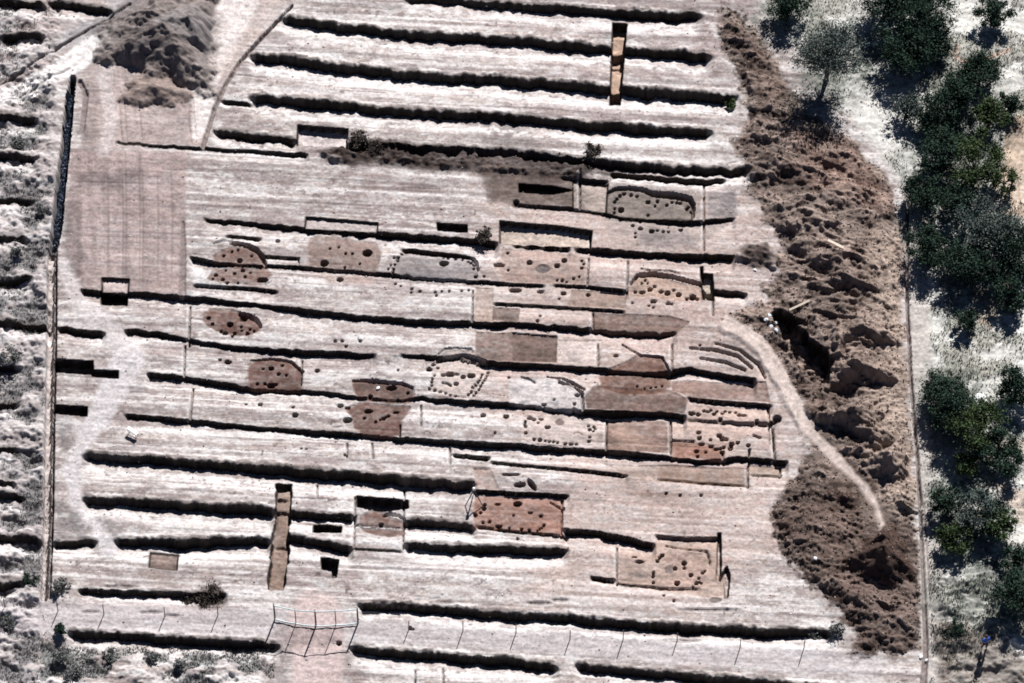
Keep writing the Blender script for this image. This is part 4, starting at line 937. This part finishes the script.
def rubble(pts, name, label, cols, seed, rmin=.04, rmax=.13):
    rng = np.random.RandomState(seed); P = np.array(pts); n = len(P)
    o = np.array([(1, 0, 0), (0, 1, 0), (-1, 0, 0), (0, -1, 0), (0, 0, .8), (0, 0, -.8)], float)
    f = np.array([(0, 1, 4), (1, 2, 4), (2, 3, 4), (3, 0, 4), (1, 0, 5), (2, 1, 5), (3, 2, 5), (0, 3, 5)])
    rad = rmin + (rmax - rmin) * rng.rand(n) ** 3
    V = P[:, None, :] + o[None] * rad[:, None, None] * rng.uniform(.6, 1.4, (n, 6, 1))
    F = (f[None] + (np.arange(n) * 6)[:, None, None]).reshape(-1, 3)
    me = np_mesh(name, V.reshape(-1, 3), F)
    c = np.repeat(np.array(cols)[rng.randint(len(cols), size=n)] * rng.uniform(.7, 1.2, (n, 1)), 6, 0)
    a = me.attributes.new('soil_colour', 'FLOAT_COLOR', 'POINT'); a.data.foreach_set('color', np.concatenate([c, np.ones((len(c), 1))], 1).astype(np.float32).ravel())
    props(link(me, name, M_SOIL), label, None, None, 'stuff')
rubble(scatter(15000, 715, 930, 0, 665, lambda i, j: REG[j, i] in (R_BANK, R_H2), 11) + scatter(10, 105, 220, 5, 115, lambda i, j: False, 12), 'rubble', 'loose clods lying over the dumped soil', [BANK, DBANK, DBANK * .7, alb(170, 150, 140)], 13, .03, .10)
rubble(scatter(5200, 60, 850, -5, 690, lambda i, j: REG[j, i] in (0, R_TRACK, R_TRENCH) and n_mot[j, i] > .5, 14), 'gravel', 'small clods scattered over the pale dug ground', [PALE, alb(130, 118, 114), WHITE], 15, .03, .09)
# ------------------------------------------------------------------ fence posts, gate rails
def post(px, py, h, label, thick=.032):
    p = at(px, py)
    e = bpy.data.objects.new('fence_post', tube_mesh([[((0, 0, -.2), thick), ((0, 0, h * .6), thick * .95), ((.01, 0, h), thick * .85)]], 8))
    COL.objects.link(e); e.location = p; e.data.materials.append(M_POST)
    props(e, label, 'fence post', 'posts along the bottom track')
for x, y, h, lab in [(5, 608, 1.25, 'thin post nearest the left edge on the bottom track'), (58, 611, 1.2, 'thin post below the end of the long left ditch'),
                  (104, 614, 1.3, 'thin post under the grey bush and short cut'), (165, 616, 1.2, 'thin post under the lower left trench'), (218, 615, 1.3, 'thin post below the brown dead brush'),
                  (409, 629, 1.2, 'first thin post right of the railing'), (463, 631, 1.3, 'second thin post right of the railing'), (516, 633, 1.2, 'third thin post right of the railing'),
                  (570, 639, 1.2, 'fourth thin post right of the railing'), (623, 640, 1.3, 'fifth thin post right of the railing'), (677, 641, 1.2, 'sixth thin post right of the railing'),
                  (740, 648, 1.2, 'second last thin post towards the spoil bank'), (804, 648, 1.3, 'last thin post before the spoil bank')]:
    post(x, y, h, lab)
rail = bpy.data.objects.new('railing', None); COL.objects.link(rail); rail.location = at(316, 625)
props(rail, 'curved railing of two pale rails on dark posts across the pink access track', 'railing')
bp = [at(x, y) for x, y in [(275, 619), (296, 623.5), (316, 626), (336, 625), (358, 623)]]
hs = [2.0, 1.95, 2.1, 2.05, 2.0]
o0 = rail.location
for k, (p, h) in enumerate(zip(bp, hs)):
    q = p - o0; th_ = .055 if k % 2 == 0 else .03
    link(tube_mesh([[((q.x, q.y, q.z - .2), th_), ((q.x, q.y, q.z + h * .5), th_), ((q.x, q.y, q.z + h + .03), th_ * .9)]], 8), 'post', M_POST, rail)
def railpath(f, r):
    pts = [((p - o0).x, (p - o0).y - r - .05, (p - o0).z + h * f) for p, h in zip(bp, hs)]
    dense = []
    for i in range(len(pts) - 1):
        for t in (0, .25, .5, .75):
            a = Vector(pts[i]).lerp(Vector(pts[i + 1]), t); a.z -= .06 * math.sin(math.pi * t); dense.append((a, r))
    dense.append((pts[-1], r)); return dense
link(tube_mesh([railpath(1.0, .035)], 6), 'rail', M_RAIL, rail); link(tube_mesh([railpath(.08, .045)], 6), 'rail', M_RAIL, rail)

# ------------------------------------------------------------------ plank, bench, litter, plastic, tripod
def boxmesh(sx, sy, sz, bev=.01):
    import bmesh
    bm = bmesh.new(); bmesh.ops.create_cube(bm, size=1)
    for v in bm.verts: v.co = Vector((v.co.x * sx, v.co.y * sy, v.co.z * sz))
    bmesh.ops.bevel(bm, geom=bm.edges[:], offset=bev, segments=1, affect='EDGES')
    me = bpy.data.meshes.new('box'); bm.to_mesh(me); bm.free(); return me
def plank(px, py, px2, py2, w, t, m, label, lift=.06):
    a, b = at(px, py), at(px2, py2); a.z += lift; b.z += lift; d = b - a
    me = boxmesh(d.length, w, t, t * .2)
    for v in me.vertices: v.co.z += .012 * math.sin(v.co.x * 3)
    ob = link(me, 'plank', m); ob.matrix_world = Matrix.Translation((a + b) / 2) @ d.to_track_quat('X', 'Z').to_matrix().to_4x4()
    props(ob, label, 'plank', 'loose planks on the spoil bank')
plank(827, 247, 843, 256, .2, .05, M_PLANK, 'pale plank lying on the crest of a heap in the spoil bank', .14)
plank(789, 312, 809, 306, .16, .05, M_PLANK, 'short pale plank above the dark gully', .12)
# white bench
bn_o = bpy.data.objects.new('bench', None); COL.objects.link(bn_o); bn_o.location = at(133, 434); bn_o.rotation_euler = (0, 0, R_(-38))
props(bn_o, 'small white bench standing on the pale ground below a left cut', 'bench')
me = boxmesh(.85, .26, .05, .012); ob = link(me, 'seat', M_WHITE, bn_o); ob.location = (0, 0, .48)
for sx in (-.34, .34):
    for sy in (-.09, .09):
        ob = link(tube_mesh([[((0, 0, 0), .022), ((0, 0, .46), .022)]], 6), 'leg', M_DARK, bn_o); ob.location = (sx, sy, 0)
ob = link(boxmesh(.62, .05, .05, .01), 'stretcher', M_DARK, bn_o); ob.location = (0, 0, .2)
# crumpled plastic in the ditch
V = []; F = []; cols = 7; rows = 150
cl = [(71, 88), (68, 110), (65, 150), (60, 190), (57, 222), (54.5, 240)]
for j in range(rows):
    t = j / (rows - 1); y = 88 + t * 152; x = np.interp(y, [c[1] for c in cl], [c[0] for c in cl])
    hw = 3.0 + .9 * math.sin(j * .21)
    for i in range(cols):
        p = g(x + (i / (cols - 1) - .5) * 2 * hw + rs.uniform(-.5, .5), y)
        V.append((p.x, p.y, ground_z(p.x, p.y) + .05 + rs.uniform(0, .3)))
for j in range(rows - 1):
    for i in range(cols - 1):
        a = j * cols + i; F.append((a, a + 1, a + cols + 1, a + cols))
me = bpy.data.meshes.new('sheet'); me.from_pydata(V, [], F); me.update()
ob = link(me, 'plastic_sheet', M_PLAS); md = ob.modifiers.new('thick', 'SOLIDIFY'); md.thickness = .01
props(ob, 'crumpled bluish black plastic sheet lining the upper part of the left ditch', 'plastic sheet')
M_SACK = mat('pale_sack', (.55, .60, .66), .6, .2, 6)
import bmesh
def sack(px, py, r, name, label, cat, m, group=None):
    bm = bmesh.new(); bmesh.ops.create_icosphere(bm, subdivisions=2, radius=r)
    for v in bm.verts:
        v.co = Vector((v.co.x * 1.25, v.co.y * .9, v.co.z * .6)) * (1 + rs.uniform(-.12, .12))
    me = bpy.data.meshes.new(name); bm.to_mesh(me); bm.free()
    ob = link(me, name, m); p = at(px, py); ob.location = (p.x, p.y, p.z + r * .45); ob.rotation_euler = (0, 0, rs.uniform(0, 3))
    props(ob, label, cat, group)
sack(815, 563, .13, 'rag', 'tiny white scrap on the dark lower slope of the spoil bank', 'scrap', M_WHITE)
sack(378, 388, .12, 'rag', 'tiny white scrap on the dark top of the large reddish hut floor', 'scrap', M_WHITE)
sack(921, 657, .12, 'stone', 'upper of two pale lumps by the foot of the path groove', 'stone', M_WHITE)
sack(927, 658, .12, 'stone', 'right one of two pale lumps by the foot of the path groove', 'stone', M_SACK)
sack(755, 270, .1, 'stone', 'white stone at the foot of the round dark patch', 'stone', M_WHITE)
sack(980, 402, .45, 'boulder', 'white boulder lying on the sand right of the lower clump of trees', 'boulder', M_WHITE)
for k, (x, y, lab) in enumerate([(766, 322, 'white debris lump farthest left at the head of the dark gully'), (771, 328, 'white debris lump at the centre of the little pile by the gully'), (776, 334, 'lowest white debris lump by the gully'),
                               (769, 317, 'topmost white debris lump by the gully'), (775, 323, 'white debris lump closest to the dark gully')]):
    sack(x, y, .14, 'debris_lump', lab, 'debris', M_SACK, 'debris lumps by the gully')
# survey tripod
tp = bpy.data.objects.new('survey_tripod', None); COL.objects.link(tp); tp.location = at(474, 500)
props(tp, 'dark survey tripod with a small shiny head, left of the salmon hut floor', 'tripod')
top = Vector((0, 0, 1.45))
for a in (90, 215, 325):
    q = Vector((math.cos(R_(a)) * .75, math.sin(R_(a)) * .75, -.02))
    link(tube_mesh([[(tuple(q), .03), (tuple(q.lerp(top, .5)), .035), (tuple(top), .04)]], 6), 'leg', M_DARK, tp)
ob = link(boxmesh(.22, .22, .06, .02), 'head', M_DARK, tp); ob.location = (0, 0, 1.46)
ob = link(boxmesh(.17, .17, .24, .04), 'instrument', M_WHITE, tp); ob.location = (0, 0, 1.61)

# ------------------------------------------------------------------ person
def skin(name, joints, edges, m, parent, lvl=2):
    me = bpy.data.meshes.new(name); me.from_pydata([j[0] for j in joints], edges, [])
    ob = link(me, name, m, parent)
    ob.modifiers.new('skin', 'SKIN'); 
    if not me.skin_vertices: me.attributes.new('x', 'FLOAT', 'POINT')
    sv_ = me.skin_vertices[0].data if me.skin_vertices else None
    if sv_ is not None:
        for i, j in enumerate(joints): sv_[i].radius = (j[1], j[2] if len(j) > 2 else j[1]); 
        sv_[0].use_root = True
    s = ob.modifiers.new('sub', 'SUBSURF'); s.levels = lvl; s.render_levels = lvl
    return ob
M_SKIN = mat('skin', (.32, .20, .15), .6, .1, 10); M_SHIRT = mat('blue_shirt', (.03, .09, .42), .85, .15, 12); M_TROU = mat('dark_trousers', (.03, .035, .045), .9, .2, 12); M_HAIR = mat('dark_hair', (.03, .025, .02), .8, .2, 20)
def ensure_skin(me):
    if not me.skin_vertices:
        bpy.context.view_layer.update()
pr = at(984, 651)
J = [((0, 0, .95), .13, .10), ((0, 0, 1.18), .12, .09), ((0, 0, 1.40), .15, .09), ((0, .01, 1.50), .055), ((0, .01, 1.56), .055), ((0, .0, 1.62), .085, .095), ((0, 0, 1.70), .085, .095),
     ((.19, 0, 1.40), .055), ((.25, -.03, 1.14), .042), ((.26, -.14, .92), .032), ((.26, -.18, .84), .035),
     ((-.19, 0, 1.40), .055), ((-.25, .02, 1.14), .042), ((-.25, -.08, .91), .032), ((-.25, -.11, .83), .035),
     ((.10, 0, .88), .085), ((.11, -.06, .50), .06), ((.12, .02, .10), .04), ((.12, -.13, .04), .035),
     ((-.10, 0, .88), .085), ((-.12, .06, .50), .06), ((-.13, .16, .10), .04), ((-.13, .02, .04), .035)]
E_ = [(0, 1), (1, 2), (2, 3), (3, 4), (4, 5), (5, 6), (2, 7), (7, 8), (8, 9), (9, 10), (2, 11), (11, 12), (12, 13), (13, 14), (0, 15), (15, 16), (16, 17), (17, 18), (0, 19), (19, 20), (20, 21), (21, 22)]
person = skin('person', J, E_, M_SKIN, None); person.location = pr; person.rotation_euler = (0, 0, R_(25))
props(person, 'person in a blue top and dark trousers standing on bare earth at lower right', 'person')
gr = lambda j, a: (j[0], j[1] + a, (j[2] if len(j) > 2 else j[1]) + a)
sh = [0, 1, 2, 7, 8, 11, 12]
skin('shirt', [gr(J[i], .03) for i in sh] + [((0, .005, 1.49), .085, .08)], [(0, 1), (1, 2), (2, 3), (3, 4), (2, 5), (5, 6), (2, 7)], M_SHIRT, person)
trl = [0, 15, 16, 17, 19, 20, 21]
skin('trousers', [gr(J[i], .02) for i in trl], [(0, 1), (1, 2), (2, 3), (0, 4), (4, 5), (5, 6)], M_TROU, person)
bm = bmesh.new(); bmesh.ops.create_uvsphere(bm, u_segments=16, v_segments=10, radius=.125)
bmesh.ops.delete(bm, geom=[v for v in bm.verts if v.co.z < -.03], context='VERTS')
me = bpy.data.meshes.new('hair'); bm.to_mesh(me); bm.free()
hr = link(me, 'hair', M_HAIR, person); hr.location = (0, .015, 1.68)
